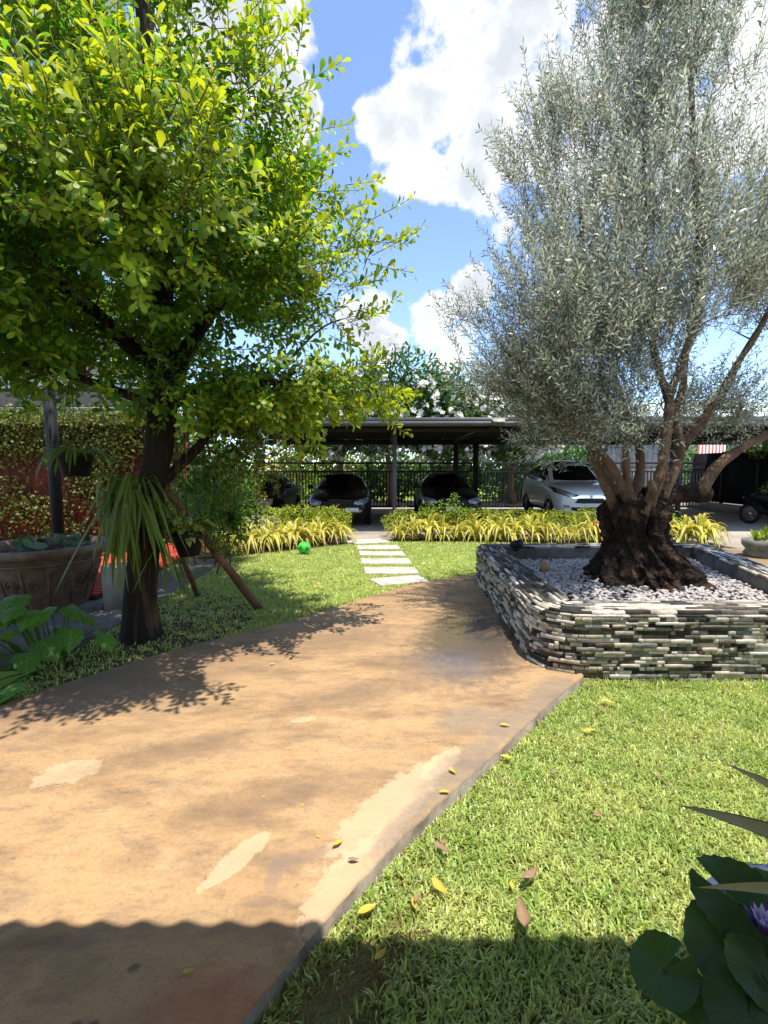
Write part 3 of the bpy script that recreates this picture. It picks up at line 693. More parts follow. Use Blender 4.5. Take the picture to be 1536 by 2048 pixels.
# ------------------------------------------------------------------ far right: dark screen, warehouse, striped sheet
ds = thing('shade_screen', 'black netting screen closing the right side of the carport', 'screen', (12.2, 15.2, 0))
for y in np.arange(-3.2, 3.3, 1.6): MB().box(-.05, .05, y - .04, y + .04, -.02, 2.15).obj('post', M['black_steel'], ds)
for i in range(4): MB().box(-.012, .012, -3.16 + i * 1.6, -1.64 + i * 1.6, .32, 2.12).obj('net_panel', M['blacknet'], ds)
MB().box(-.1, .06, -3.3, 3.3, -.02, .30).obj('plinth', M['drive'], ds)
wh = thing('warehouse', 'pale grey-green metal-roofed warehouse behind the olive tree', 'building', (27, 34, 0))
MB().box(-10, 14, 0, 16, -.2, 5.1).obj('wall', M['housewall'], wh)
b = MB(); 
for i in range(60):
    x = -10.6 + i * .42; b.add([(x, -.8, 5.15), (x + .40, -.8, 5.15), (x + .40, 8, 7.4), (x, 8, 7.4), (x + .2, -.8, 5.22), (x + .2, 8, 7.47)], [(0, 4, 5, 3), (4, 1, 2, 5)])
b.obj('roof', M['palegreen'], wh); MB().box(-10.6, 14.6, -.95, -.82, 4.95, 5.2).obj('gutter', M['grey_steel'], wh)
for i in range(5): MB().box(-8 + i * 4.2, -5.6 + i * 4.2, -.06, -.005, 2.2, 3.6).obj('window', M['glass_dark'], wh)
rs = thing('striped_shutter', 'red and white striped metal sheet beyond the pale gate', 'shutter', (14.3, 20.4, 0))
for i in range(16): MB().box(-.65 + i * .075, -.579 + i * .075, -.02, .02, -.1, 2.75).obj('red_strip' if i % 2 == 0 else 'white_strip', M['redsheet'] if i % 2 == 0 else M['whitesheet'], rs)
fs = thing('grey_shed', 'weathered grey board shed beyond the pale gate', 'shed', (11.9, 21.5, 0))
for i in range(14): MB().box(-1.75 + i * .24, -1.525 + i * .24, -.02 + (i % 3) * .006, .03, -.1, 2.9).obj('board', M['greypot'], fs)
MB().box(-1.9, 1.75, -.25, 2.2, 2.91, 2.99).obj('roof', M['black_steel'], fs)

# ------------------------------------------------------------------ the house's own eave above the camera, throwing the wavy shadow
aw = thing('corrugated_awning', 'corrugated house eave whose wavy shadow crosses the path', 'awning', (0, -.7, 0))
def build_awning():
    X = np.arange(-6, 6.001, .0125); Y = np.linspace(1.69, -2.2, 8); pitch = .146
    z = 2.74 + .030 * np.cos(2 * np.pi * X / pitch)
    V = []
    for y in Y: V.append(np.column_stack([X, np.full(len(X), y), z + (1.69 - y) * .16]))
    V[0][:, 1] += .005 * np.cos(2 * np.pi * X / pitch) + .001 * np.cos(4 * np.pi * X / pitch + .6)      # scalloped tile ends
    k = len(X); V = np.concatenate(V); F = [(j * k + i, (j + 1) * k + i, (j + 1) * k + i + 1, j * k + i + 1) for j in range(len(Y) - 1) for i in range(k - 1)]
    o = MB().add(V, F).obj('sheet', M['awning'], aw, True); s = o.modifiers.new('thickness', 'SOLIDIFY'); s.thickness = .006
    MB().box(-6, 6, 1.0, 1.08, 2.62, 2.70).obj('purlin', M['black_steel'], aw)
    for x in (-5.5, 5.5): MB().tube([(x, 1.0, -.09), (x, 1.0, 2.62)], .05, 10).obj('post', M['black_steel'], aw)
build_awning()
hw = thing('house_wall', 'pale house front wall behind the viewer under the corrugated eave', 'wall', (0, -2.75, 0)); MB().box(-8, 8, -.2, 0, -.4, 3.3).obj('wall_face', M['housewall'], hw)

# ================================================================== VEGETATION
def grass(name, poly, dens, z, h, w, m, seed, label, keep=None, spread=1.0, box=None):
    rng = np.random.default_rng(seed); a = np.array(poly); lo, hi = a.min(0), a.max(0)
    if box is not None: lo = np.maximum(lo, box[:2]); hi = np.minimum(hi, box[2:])
    nt = int(dens * np.prod(hi - lo) / 5); T = rng.uniform(lo, hi, (nt, 2)); T = T[in_poly(T, poly)]
    if keep is not None: T = T[keep(T, rng)]
    n = len(T) * 5; P = np.repeat(T, 5, 0) + rng.normal(0, .012 * spread, (n, 2))
    ok = in_poly(P, poly); P = P[ok]; n = len(P)
    az = rng.uniform(0, 6.283, n); lean = rng.beta(2.6, 1.7, n) * 1.5; ln = rng.uniform(*h, n); wd = rng.uniform(*w, n)
    d = np.stack([np.cos(az), np.sin(az)], 1); s = np.stack([-d[:, 1], d[:, 0], np.zeros(n)], 1)
    B = np.column_stack([P, np.full(n, z)])
    l1 = lean * .45; l2 = lean * 1.25
    m1 = B + np.column_stack([d * (ln * .5 * np.sin(l1))[:, None], ln * .5 * np.cos(l1)])
    tp = m1 + np.column_stack([d * (ln * .5 * np.sin(l2))[:, None], ln * .5 * np.cos(l2)])
    V = np.stack([B - s * wd[:, None] * .35, B + s * wd[:, None] * .35, m1 + s * wd[:, None] * .5, m1 - s * wd[:, None] * .5, tp], 1).reshape(-1, 3)
    b = (np.arange(n) * 5)[:, None]
    return tag(MB().add(V, b + np.array([[0, 1, 2, 3]]), b + np.array([[3, 2, 4]])).obj(name, m), label, 'grass', kind='stuff')
def dirt_corner(T, rng):      # worn corner by the step
    d = np.hypot((T[:, 0] + .20 - (T[:, 1] - 1.2) * .68) / .17, (T[:, 1] - 1.15) / .42); return rng.random(len(T)) < np.clip((d - .55) * 1.6, .02, 1)
grass('front_grass', LAWN_R, 17000, -.088, (.03, .058), (.0055, .009), M['blade'], 1, 'bright broad-bladed lawn grass in the right foreground', dirt_corner, box=(-.6, .75, 3.6, 3.5))
grass('dry_grass', LAWN_R, 4200, -.088, (.03, .07), (.002, .004), M['blade_dry'], 2, 'dry brown grass blades mixed through the front lawn', lambda T, r: r.random(len(T)) < np.where(np.hypot((T[:, 0] + .20 - (T[:, 1] - 1.2) * .68) / .24, (T[:, 1] - 1.15) / .5) < 1, 1, .10), 1.4, box=(-.6, .75, 3.6, 3.5))
def mid_keep(T, rng):
    k = rng.random(len(T)) < np.clip(.25 + np.hypot(T[:, 0] + 2.2, T[:, 1] - 4.2) / 1.6, 0, 1)
    for s in SLABP: k &= ~in_poly(T, [(s[0][0] + .02, s[0][1] - .03), (s[1][0] + .02, s[1][1] + .03), (s[2][0] - .03, s[2][1] + .03), (s[3][0] - .02, s[3][1] - .03)])
    return k
grass('back_grass', LAWN_M, 4200, -.02, (.03, .055), (.006, .011), M['blade'], 3, 'sunlit lawn grass around the stepping slabs', mid_keep, 1.6, box=(-2.7, 2.9, 3.2, 9.8))
grass('planter_edge_grass', [(1.5, 3.30), (3.4, 3.26), (3.4, 3.40), (1.5, 3.41)], 9000, -.088, (.05, .10), (.004, .007), M['blade'], 4, 'longer grass tufts along the foot of the planter', None, 1.2)

# ---- branching: tips attach to the nearest node of the growing skeleton
class Tree:
    def __init__(s, root, seed): s.root = root; s.rng = np.random.default_rng(seed); s.nodes = []; s.rad = []; s.dirs = []; s.wood = MB(); s.tips = []
    def limb(s, pts, r0, r1, n=12, sides=8, name='limb', m=None, grow=True):
        P = bez(pts, n); rad = np.linspace(1, 0, n) ** .8 * (r0 - r1) + r1
        o = np.array(s.root.location)
        if grow or True:
            PP = bez(pts, n * 2); rr = np.linspace(1, 0, n * 2) ** .8 * (r0 - r1) + r1; V, Q, Tt = tube(PP, rr, 12); nn = len(PP) * 12
            ctr = np.concatenate([np.repeat(PP, 12, 0), PP[:1], PP[-1:]]); dv = V - ctr
            f = np.array([1 + .30 * mnoise.noise(tuple(v * 5)) + .22 * mnoise.noise(tuple(v * (13, 13, 6))) for v in V]); V = ctr + dv * f[:, None]
            MB().add(V - o, Q, Tt).obj(name, m, s.root, True)
        if grow:
            for i in range(2, n): s.nodes.append(P[i]); s.rad.append(rad[i])
    def attach(s, tips, centre, rmax=.022, rmin=.004, sides=5, sag=0.):
        tips = np.asarray(tips); d = np.linalg.norm(tips - centre, axis=1); o = np.array(s.root.location)
        for t in tips[np.argsort(d)]:
            N = np.array(s.nodes); v = t - N; L = np.linalg.norm(v, axis=1); cost = L + .35 * np.maximum(0, N[:, 2] - t[2] + .1) * 2 + .25 * np.linalg.norm(N - t, axis=1) * (N[:, 2] > t[2] + .3)
            i = int(np.argmin(cost)); a = N[i]; l = L[i]
            if l < .05: s.tips.append((t, unit(t - centre))); continue
            side = s.rng.normal(0, .09, 3) * l; mid1 = a + (t - a) * .35 + side + np.array([0, 0, .10 * l - sag * l]); mid2 = a + (t - a) * .7 + side * .6 + np.array([0, 0, .08 * l])
            P = bez([a, mid1, mid2, t], 7); r0 = min(s.rad[i] * .75, rmax, .006 + .014 * l); rad = np.linspace(r0, rmin, 7)
            V, Q, T = tube(P - o, rad, sides, False); s.wood.add(V, Q)
            for k in (2, 3, 4, 5, 6): s.nodes.append(P[k]); s.rad.append(rad[k])
            s.tips.append((t, unit(P[-1] - P[-2])))
def ell(rng, n, C, Rr, shell=.55):
    d = rand_unit(rng, n); r = (shell + (1 - shell) * rng.random(n)) ** 1; r = np.where(rng.random(n) < .75, r, rng.random(n) ** .5); return np.array(C) + d * r[:, None] * np.array(Rr)
def clump(rng, nc, per, C, Rr, shell=.5, sig=.17):
    c = ell(rng, nc, C, Rr, shell); p = np.repeat(c, per, 0) + rng.normal(0, sig, (nc * per, 3)) * np.array([1, 1, .6]); return p
def shoots(rng, tips, per, nleaf, slen, up, spread, centre, jitter=.12):
    """each tip sprouts shoots; returns leaf base P, axis D, normal N, age (0 inner .. 1 tip) and the twig polylines"""
    LP, LD, LN, AG, TW = [], [], [], [], []
    for t, d in tips:
        out = unit(t - centre)
        for k in range(rng.poisson(per) + 1):
            base = t + rng.normal(0, jitter, 3) * (k > 0); dr = unit(d * .5 + out * .6 + np.array([0, 0, up]) + rng.normal(0, spread, 3)); L = slen * rng.uniform(.55, 1.3)
            bend = rng.normal(0, .15, 3) + np.array([0, 0, .12]); n = int(nleaf * L / slen) + 2
            tt = np.linspace(.08, 1, n); ax = base + dr * (tt * L)[:, None] + bend * ((tt * L) ** 2)[:, None]
            TW.append(np.array([base - dr * .02, base + dr * L * .5 + bend * (L * .5) ** 2, base + dr * L + bend * L ** 2]))
            a = rng.uniform(0, 6.28) + np.arange(n) * 2.4; u = unit(np.cross(dr, [.3, .2, 1])); w = np.cross(dr, u)
            side = np.cos(a)[:, None] * u + np.sin(a)[:, None] * w
            LP.append(ax); LD.append(side * 1.0 + dr * (.55 + .5 * tt[:, None])); LN.append(dr + np.array([0, 0, .8]) + rng.normal(0, .25, (n, 3))); AG.append(tt)
    return np.concatenate(LP), unit(np.concatenate(LD)), np.concatenate(LN), np.concatenate(AG), TW
def twig_mesh(TW, o, r=.004):
    b = MB()
    for P in TW: V, Q, T = tube(P - o, [r, r * .8, r * .5], 3, False); b.add(V, Q)
    return b
def solo_leaves(root, P, D, Nn, Ln, W, prof, mats, sel, droop, name='leaf', pick=None):
    """single leaves as objects that share a few meshes"""
    o = np.array(root.location); ms = []
    for m in mats:
        V, t, q = leaves(np.zeros((1, 3)), np.array([[1., 0, 0]]), np.array([[0, 0, 1.]]), 1, 1, prof, droop); ms.append(MB().add(V, t, q).mesh(name, m))
    for j, i in enumerate(sel):
        d = unit(D[i]); n = unit(Nn[i] - d * np.dot(d, Nn[i])); s_ = np.cross(n, d)
        # unit leaf: x along, y across (S = D x N = -y), z normal
        Mx = Matrix(((d[0] * Ln[i], s_[0] * W[i], n[0] * W[i], P[i][0] - o[0]), (d[1] * Ln[i], s_[1] * W[i], n[1] * W[i], P[i][1] - o[1]), (d[2] * Ln[i], s_[2] * W[i], n[2] * W[i], P[i][2] - o[2]), (0, 0, 0, 1)))
        ob = link(bpy.data.objects.new(name, ms[pick[i] if pick is not None else 0]), root); ob.matrix_local = Mx
def in_view(P, m=20):
    c, s = math.cos(math.atan(87 / 930)), math.sin(math.atan(87 / 930)); dz = P[:, 2] - 1.55
    yy = P[:, 1] * s + dz * c; zz = P[:, 1] * c - dz * s; u = 768 + 930 * P[:, 0] / zz; v = 1024 - 930 * yy / zz
    return (zz > .2) & (u > m) & (u < 1536 - m) & (v > m) & (v < 2048 - m), zz

# ------------------------------------------------------------------ left tree
def left_tree():
    root = thing('leafy_tree', 'glossy yellow-green tree with dark trunk beside the brown path', 'tree', (-2.24, 4.2, -.03))
    T = Tree(root, 21); rng = T.rng
    # trunk with fluted bark
    zc = bez([(-2.25, 4.2, -.05), (-2.24, 4.2, .45), (-2.13, 4.21, 1.25), (-2.03, 4.22, 1.75), (-1.98, 4.25, 2.3), (-2.0, 4.35, 3.0)], 60); n = 28; V = []
    for i, c in enumerate(zc):
        f = i / 59; r = .135 - .03 * f + .05 * math.exp(-c[2] / .15) if c[2] > 0 else .19
        a = np.linspace(0, 2 * np.pi, n, endpoint=False)
        rr = np.array([r * (1 + .16 * mnoise.noise((math.cos(q) * 1.9, math.sin(q) * 1.9, c[2] * 1.1)) + .10 * mnoise.noise((math.cos(q) * 5, math.sin(q) * 5, c[2] * 2.5))) for q in a])
        V.append(np.column_stack([c[0] + rr * np.cos(a), c[1] + rr * np.sin(a), np.full(n, c[2])]))
    V = np.concatenate(V) - np.array(root.location); i = np.arange(59)[:, None] * n; j = np.arange(n)[None]
    MB().add(V, np.stack([i + j, i + (j + 1) % n, i + n + (j + 1) % n, i + n + j], -1).reshape(-1, 4)).obj('trunk', M['tbark'], root, True)
    for c in zc[36:]: T.nodes.append(c); T.rad.append(.09)
    B = M['tbark']
    T.limb([(-2.09, 4.25, 1.36), (-1.76, 4.32, 1.70), (-1.55, 4.38, 1.95), (-1.2, 4.5, 2.35), (-.9, 4.6, 2.6)], .048, .022, m=M['tbark'])
    T.limb([(-2.0, 4.3, 2.2), (-1.7, 4.5, 2.9), (-1.3, 4.8, 3.6), (-1.0, 5.0, 4.2)], .08, .03, m=B)
    T.limb([(-2.0, 4.3, 2.5), (-2.3, 4.6, 3.3), (-2.6, 5.1, 4.2), (-2.7, 5.2, 5.2)], .08, .025, m=B)
    T.limb([(-2.0, 4.3, 2.4), (-2.6, 4.1, 3.0), (-3.3, 4.0, 3.7), (-3.8, 4.1, 4.4)], .075, .025, m=B)
    T.limb([(-1.99, 4.3, 2.8), (-1.9, 4.0, 3.6), (-1.7, 3.6, 4.4), (-1.7, 3.5, 5.2)], .08, .025, m=B)
    T.limb([(-2.0, 4.35, 2.95), (-2.0, 4.4, 4.0), (-2.1, 4.5, 5.0), (-2.1, 4.6, 5.9)], .10, .025, m=B)
    T.limb([(-2.0, 4.25, 2.1), (-2.7, 3.9, 2.35), (-3.4, 3.6, 2.45)], .04, .015, m=B)
    T.limb([(-2.0, 4.25, 2.05), (-1.5, 4.0, 2.2), (-.9, 3.9, 2.25), (-.45, 4.0, 2.2)], .045, .012, m=B)
    ctr = np.array([-2.2, 4.5, 3.6])
    tips = np.concatenate([clump(rng, 112, 4, (-2.65, 4.6, 4.2), (1.85, 1.9, 1.7), .5), ell(rng, 20, (-2.4, 4.1, 2.7), (1.0, .8, .25), .2), ell(rng, 60, (-3.2, 4.3, 3.2), (1.0, 1.0, .8), .2), ell(rng, 46, (-2.3, 3.25, 3.2), (1.2, .7, .5), .2), ell(rng, 26, (-2.9, 3.1, 2.8), (.9, .6, .25), .2), ell(rng, 20, (-.95, 3.8, 3.1), (.5, .45, .4), .2), ell(rng, 34, (-1.65, 2.85, 3.15), (.75, .35, .4), .2), ell(rng, 58, (-1.15, 4.25, 2.22), (1.1, .8, .09), .2), ell(rng, 34, (-3.3, 4.0, 2.45), (1.2, 1.0, .12), .3),
                           ell(rng, 30, (-1.15, 4.6, 3.4), (.7, .9, .4), .3), ell(rng, 30, (-1.2, 4.7, 4.1), (.5, .8, .5), .3), [(-.15, 4.2, 3.5), (-.25, 4.3, 2.95), (-.95, 4.2, 5.0), (-1.1, 4.1, 5.4), (-.7, 4.4, 4.5), (-.4, 4.3, 3.42), (-.35, 4.5, 2.95), (-.25, 4.2, 2.12), (-.6, 4.6, 4.05), (-1.15, 4.4, 5.3), (-.75, 4.0, 3.8), (-.2, 4.25, 2.2), (-.45, 4.5, 2.25)]])
    tips = tips[(tips[:, 2] > 2.12) & (np.hypot(tips[:, 0], tips[:, 1]) > 2.35)]
    T.attach(tips, ctr); tag(T.wood.obj('branches', M['twig'], root, True), kind='stuff')
    P, D, Nn, AG, TW = shoots(rng, T.tips, 5.1, 16, .34, .45, .45, ctr)
    ok = np.hypot(P[:, 0], P[:, 1]) > 1.9; P, D, Nn, AG = P[ok], D[ok], Nn[ok], AG[ok]; n = len(P)
    out = ((P - np.array([-2.5, 4.6, 3.95])) / np.array([2.15, 2.1, 2.1])); out = np.linalg.norm(out, axis=1)
    new = (rng.random(n) < np.clip((out - .72) * 1.6 + (AG - .6) * .5 + .06 + (P[:, 2] - 3.6) * .22 + (P[:, 0] + 2.0) * .10, .03, .95))  # tips carry young leaves; the larger share on top and right paints in sunlight
    Ln = rng.uniform(.054, .100, n) * (.65 + .45 * np.sin(AG * 2.6)); W = Ln * rng.uniform(.40, .52, n)
    prof = [(.35, .24), (.72, .5), (.93, .34)]
    tag(twig_mesh(TW, np.array(root.location)).obj('twigs', M['twig'], root), kind='stuff')
    vis, zz = in_view(P); cand = np.where(vis & (P[:, 2] > 1.9))[0]; sel = cand[np.argsort(-(Ln / zz)[cand])][:300]
    rest = np.ones(n, bool); rest[sel] = False
    for mm, msk, nm in ((M['tleaf'], rest & ~new, 'mature_foliage'), (M['tleaf_new_lit'], rest & new, 'young_lit_foliage')):
        V, t, q = leaves(P[msk] - np.array(root.location), D[msk], Nn[msk], Ln[msk], W[msk], prof, rng.uniform(-.05, .35, msk.sum()))
        tag(MB().add(V, t, q).obj(nm, mm, root), kind='stuff')
    solo_leaves(root, P, D, Nn, Ln, W, prof, [M['tleaf'], M['tleaf_new_lit']], sel, .15, pick=new.astype(int))
    print('left tree leaves', n)
left_tree()

# ------------------------------------------------------------------ olive tree
def olive_tree():
    root = thing('olive_tree', 'old silver-leaved olive with a gnarled dark trunk in the stone planter', 'tree', (2.8, 5.0, .28))
    T = Tree(root, 5); rng = T.rng; o = np.array(root.location)
    n = 150; ZS = np.linspace(.24, 1.25, 110); prof_z = [.2, .32, .42, .58, .76, .92, 1.06, 1.17, 1.25]; prof_r = [.63, .57, .48, .37, .28, .29, .33, .29, .15]
    a = np.linspace(0, 2 * np.pi, n, endpoint=False); V = []
    for z in ZS:
        r = np.interp(z, prof_z, prof_r); cx = 2.80 - .09 * np.clip((z - .3) / 1., 0, 1) + .03 * math.sin(z * 5); row = []
        base = max(0, 1 - (z - .25) / .75)
        for q in a:
            tw = q + .5 * z; cs, sn = math.cos(tw), math.sin(tw)
            ridge = 1 - abs(mnoise.noise((cs * 2.1 + 7, sn * 2.1, z * .7))) * 2.2
            ridge2 = 1 - abs(mnoise.noise((cs * 4.6, sn * 4.6 + 3, z * 1.6))) * 2.0
            d = .40 * (ridge - .5) * (.35 + base) + .20 * (ridge2 - .5) + .14 * mnoise.noise((cs * 9 * r, sn * 9 * r, z * 9)) + .08 * mnoise.noise((cs * 20 * r, sn * 20 * r, z * 20))
            hol = math.exp(-(((q - 4.75 + 6.283) % 6.283 if q < 1 else q - 4.75) / .20) ** 2 - ((z - .92) / .16) ** 2) * .42
            rr = r * (1 + d - hol); row.append((cx + rr * math.cos(q) * 1.0, 5.0 + rr * math.sin(q) * .92, z + (.05 + .14 * max(0, z - 1.0)) * mnoise.noise((cs * 3, sn * 3, z * 4))))
        V.append(row)
    V = np.array(V).reshape(-1, 3) - o; k = len(ZS); i = np.arange(k - 1)[:, None] * n; j = np.arange(n)[None]
    Q = np.stack([i + j, i + (j + 1) % n, i + n + (j + 1) % n, i + n + j], -1).reshape(-1, 4)
    top = len(V); V = np.vstack([V, [[2.7 - o[0], 0, 1.12 - o[2]]]]); Tt = [(top, (k - 1) * n + q, (k - 1) * n + (q + 1) % n) for q in range(n)]
    MB().add(V, Q, Tt).obj('trunk', M['obark'], root, True)
    B = M['olimb']
    T.limb([(2.52, 5.0, 1.00), (2.40, 4.98, 1.32), (2.26, 5.0, 1.62), (2.2, 5.0, 1.9), (2.0, 5.05, 2.32), (1.7, 5.1, 2.8)], .058, .018, m=B, n=14)
    T.limb([(2.63, 4.9, 1.10), (2.37, 4.88, 1.59), (1.94, 4.85, 1.95), (1.61, 4.8, 2.29), (1.19, 4.7, 2.71)], .05, .014, m=B, n=14)
    T.limb([(2.69, 4.85, 1.05), (2.55, 4.88, 1.40), (2.52, 4.95, 2.01), (2.34, 5.0, 2.37), (2.2, 5.0, 2.83), (2.07, 5.0, 3.5), (2.0, 5.0, 4.2)], .048, .015, m=B, n=16)
    T.limb([(2.65, 4.75, 1.08), (2.84, 4.8, 1.50), (2.95, 4.9, 2.05), (2.99, 5.0, 2.32), (2.81, 5.0, 2.83), (2.68, 5.0, 3.68), (2.6, 5.0, 5.2)], .06, .017, m=B, n=18)
    T.limb([(2.99, 5.0, 2.28), (3.13, 5.0, 2.68), (3.27, 5.0, 3.29), (3.17, 5.0, 4.3), (3.0, 5.0, 5.8)], .05, .018, m=B, n=14)
    T.limb([(3.02, 5.1, 1.12), (3.27, 5.18, 1.70), (3.21, 5.2, 2.14), (3.27, 5.2, 2.46), (3.31, 5.2, 3.15), (3.5, 5.3, 4.0)], .058, .018, m=B, n=16)
    T.limb([(3.31, 5.2, 1.78), (3.69, 5.2, 2.35), (3.88, 5.2, 2.73), (4.15, 5.2, 3.25), (4.4, 5.2, 4.2)], .05, .018, m=B, n=14)
    T.limb([(2.85, 5.15, 1.22), (3.1, 5.2, 1.26), (3.4, 5.2, 1.27), (3.62, 5.2, 1.26)], .12, .095, m=M['obark'], grow=False)
    T.limb([(3.50, 5.15, 1.27), (3.67, 5.12, 1.59), (3.98, 5.1, 1.83), (4.35, 5.1, 2.05), (4.7, 5.1, 2.6), (4.8, 5.1, 3.4)], .062, .025, m=B, n=14)
    T.limb([(2.74, 5.1, 1.15), (2.9, 5.3, 1.7), (2.8, 5.6, 2.4), (2.6, 5.8, 3.2)], .06, .015, m=B)
    T.limb([(2.6, 5.1, 1.15), (2.45, 5.4, 1.8), (2.1, 5.7, 2.4), (1.8, 5.8, 3.0)], .055, .015, m=B)
    T.limb([(2.78, 4.85, 1.1), (2.72, 4.7, 1.30), (2.66, 4.66, 1.42)], .05, .03, m=B, grow=False)
    ctr = np.array([2.7, 5.0, 2.2])
    tips = np.concatenate([clump(rng, 54, 4, (1.98, 4.95, 2.95), (1.0, 1.2, .85), .35, .14), clump(rng, 66, 4, (2.45, 5.05, 4.1), (1.2, 1.25, 1.4), .4, .13), clump(rng, 38, 4, (2.7, 5.05, 5.9), (.56, .8, 1.4), .3, .12),
                           clump(rng, 30, 4, (3.55, 5.4, 3.2), (1.05, 1.2, .95), .4, .13), clump(rng, 44, 4, (4.45, 5.25, 4.1), (.9, 1.1, 1.45), .4, .13), ell(rng, 30, (1.55, 4.8, 2.3), (.5, .8, .3), .3), ell(rng, 60, (2.35, 5.4, 2.1), (.9, .7, .45), .2), ell(rng, 14, (2.2, 4.6, 2.0), (.5, .3, .3), .2), ell(rng, 50, (2.15, 4.95, 2.05), (.65, .5, .32), .2), ell(rng, 40, (3.7, 5.4, 2.2), (.5, .6, .3), .2)])
    tips = tips[(tips[:, 2] > 1.65) & (tips[:, 1] > 3.5)]
    T.attach(tips, ctr, .02, .003, 5); tag(T.wood.obj('branches', M['olimb'], root, True), kind='stuff')
    P, D, Nn, AG, TW = shoots(rng, T.tips, 5.6, 20, .36, .75, .36, ctr, .14); n = len(P)
    # opposite narrow leaves held close to the shoot
    Ln = rng.uniform(.045, .08, n); W = rng.uniform(.010, .016, n)
    Nn = rand_unit(rng, n) * .9 + np.array([0, 0, .6])
    tag(twig_mesh(TW, o, .0028).obj('twigs', M['olimb'], root), kind='stuff')
    V, t, q = leaves(P - o, D, Nn, Ln, W, [(.5, .5)], .1)
    tag(MB().add(V, t).obj('foliage', M['oleaf'], root), 'dense silvery grey-green narrow leaves', kind='stuff')
    print('olive leaves', n)
olive_tree()

# ------------------------------------------------------------------ generic shrubs and trees of leaf clouds
def leaf_cloud(rng, lobes, n, size, ratio, prof=((.5, .5),), up=.5, shell=.6, droop=.1):
    P = []; O = []
    w = np.array([np.prod(l[1]) ** .66 for l in lobes]); w = (w / w.sum() * n).astype(int)
    for (c, r), k in zip(lobes, w):
        p = ell(rng, k, c, r, shell); P.append(p); O.append(unit((p - np.array(c)) / np.array(r)))
    P = np.concatenate(P); O = np.concatenate(O); m = len(P)
    # break the outline into clumps
    nz = np.array([mnoise.noise(tuple(p * 2.2 / max(.5, size * 10))) for p in P]); P = P + O * (nz * size * 3.0)[:, None]
    D = unit(rand_unit(rng, m) + O * .8); N_ = rand_unit(rng, m) * .7 + np.array([0, 0, up]) + O * .4; L = rng.uniform(.7, 1.25, m) * size
    return leaves(P, D, N_, L, L * ratio, list(prof), droop)
def shrub(name, label, cat, loc, lobes, n, size, ratio, m, seed, group=None, stems=6, rs=.02, flowers=None, prof=((.5, .5),), up=.5, shell=.6, trunk=None, crown='crown', bark=None):
    rng = np.random.default_rng(seed); t = thing(name, label, cat, loc, 0, group); b = MB()
    if trunk:
        h, r = trunk; pts = bez([(0, 0, -.1), (rng.normal(0, .06) * h, 0, h * .5), (rng.normal(0, .08) * h, .05, h)], 8); MB().tube(pts, np.linspace(r * 1.25, r * .7, 8), 10).obj('trunk', bark or M['twig'], t, True)
        base = pts[-1]
    else: base = np.array([0, 0, -.03])
    for i in range(stems):
        c, rr = lobes[i % len(lobes)]; e = np.array(c) + rand_unit(rng, 1)[0] * np.array(rr) * .6
        s0 = base if trunk else base + np.array([rng.normal(0, .3) * rr[0] + c[0] * .7, rng.normal(0, .25) * rr[1] + c[1] * .7, 0])
        b.tube(bez([s0, s0 + (e - s0) * .5 + rng.normal(0, .08, 3) * np.linalg.norm(e - s0), e], 7), np.linspace(rs, rs * .35, 7), 6)
    tag(b.obj('branches' if trunk else 'stems', bark or M['twig'], t, True), kind='stuff')
    V, tr, q = leaf_cloud(rng, lobes, n, size, ratio, prof, up, shell); tag(MB().add(V, tr, q).obj(crown, m, t), kind='stuff')
    if flowers:
        fm, fn, fs = flowers; P = np.concatenate([ell(rng, int(fn / len(lobes)) + 1, c, np.array(r) * 1.22, .93) for c, r in lobes]); fb = MB()
        for p in P:
            k = rng.integers(3, 7)
            for _ in range(k):
                c = p + rng.normal(0, fs * 1.1, 3); a0 = rng.uniform(0, 6); nn = unit(rng.normal(0, .6, 3) + np.array([0, -.7, .6])); u = unit(np.cross(nn, [.2, 1, .3])); w = np.cross(nn, u); aa = a0 + np.arange(5) * 1.2566
                dd = np.cos(aa)[:, None] * u + np.sin(aa)[:, None] * w + nn * .35; V, tr, q = leaves(np.repeat(c[None], 5, 0), dd, np.repeat(nn[None], 5, 0), fs, fs * .7, [(.6, .5)]); fb.add(V, tr, q)
        tag(fb.obj('flowers', fm, t), kind='stuff')
    return t
# clipped hedges
shrub('hedge', 'low yellow-green hedge in front of the black sedan on the left', 'hedge', (-1.9, 10.3, 0), [((-.9, -.1, .38), (.75, .5, .36)), ((.0, 0, .42), (.7, .5, .34)), ((.75, -.05, .40), (.45, .45, .33)), ((-1.7, -.2, .33), (.6, .45, .3))], 9500, .045, .55, M['hleaf'], 31, stems=14, rs=.009)
hb = [((-2.2 + i * .62, .02 * (i % 3), .33), (.45, .42, .30)) for i in range(8)]
shrub('hedge', 'long low yellow-green hedge between the parked cars and the planter', 'hedge', (2.6, 10.55, 0), hb, 11000, .045, .55, M['hleaf'], 32, stems=18, rs=.009)
shrub('hedge', 'small green hedge clump right of the olive trunk', 'hedge', (5.55, 9.75, 0), [((0, 0, .35), (.5, .4, .32)), ((.45, .1, .35), (.35, .35, .28))], 2600, .05, .6, M['lgleaf'], 33, stems=6, rs=.008)
shrub('young_shrub', 'upright light green sprig rising above the right hedge', 'shrub', (1.50, 10.3, 0), [((.05, 0, .80), (.12, .12, .24)), ((-.28, 0, .66), (.2, .12, .12)), ((.12, 0, .62), (.35, .15, .12)), ((-.55, 0, .68), (.12, .1, .10))], 420, .06, .5, M['lgleaf'], 34, stems=8, rs=.006, shell=.2)
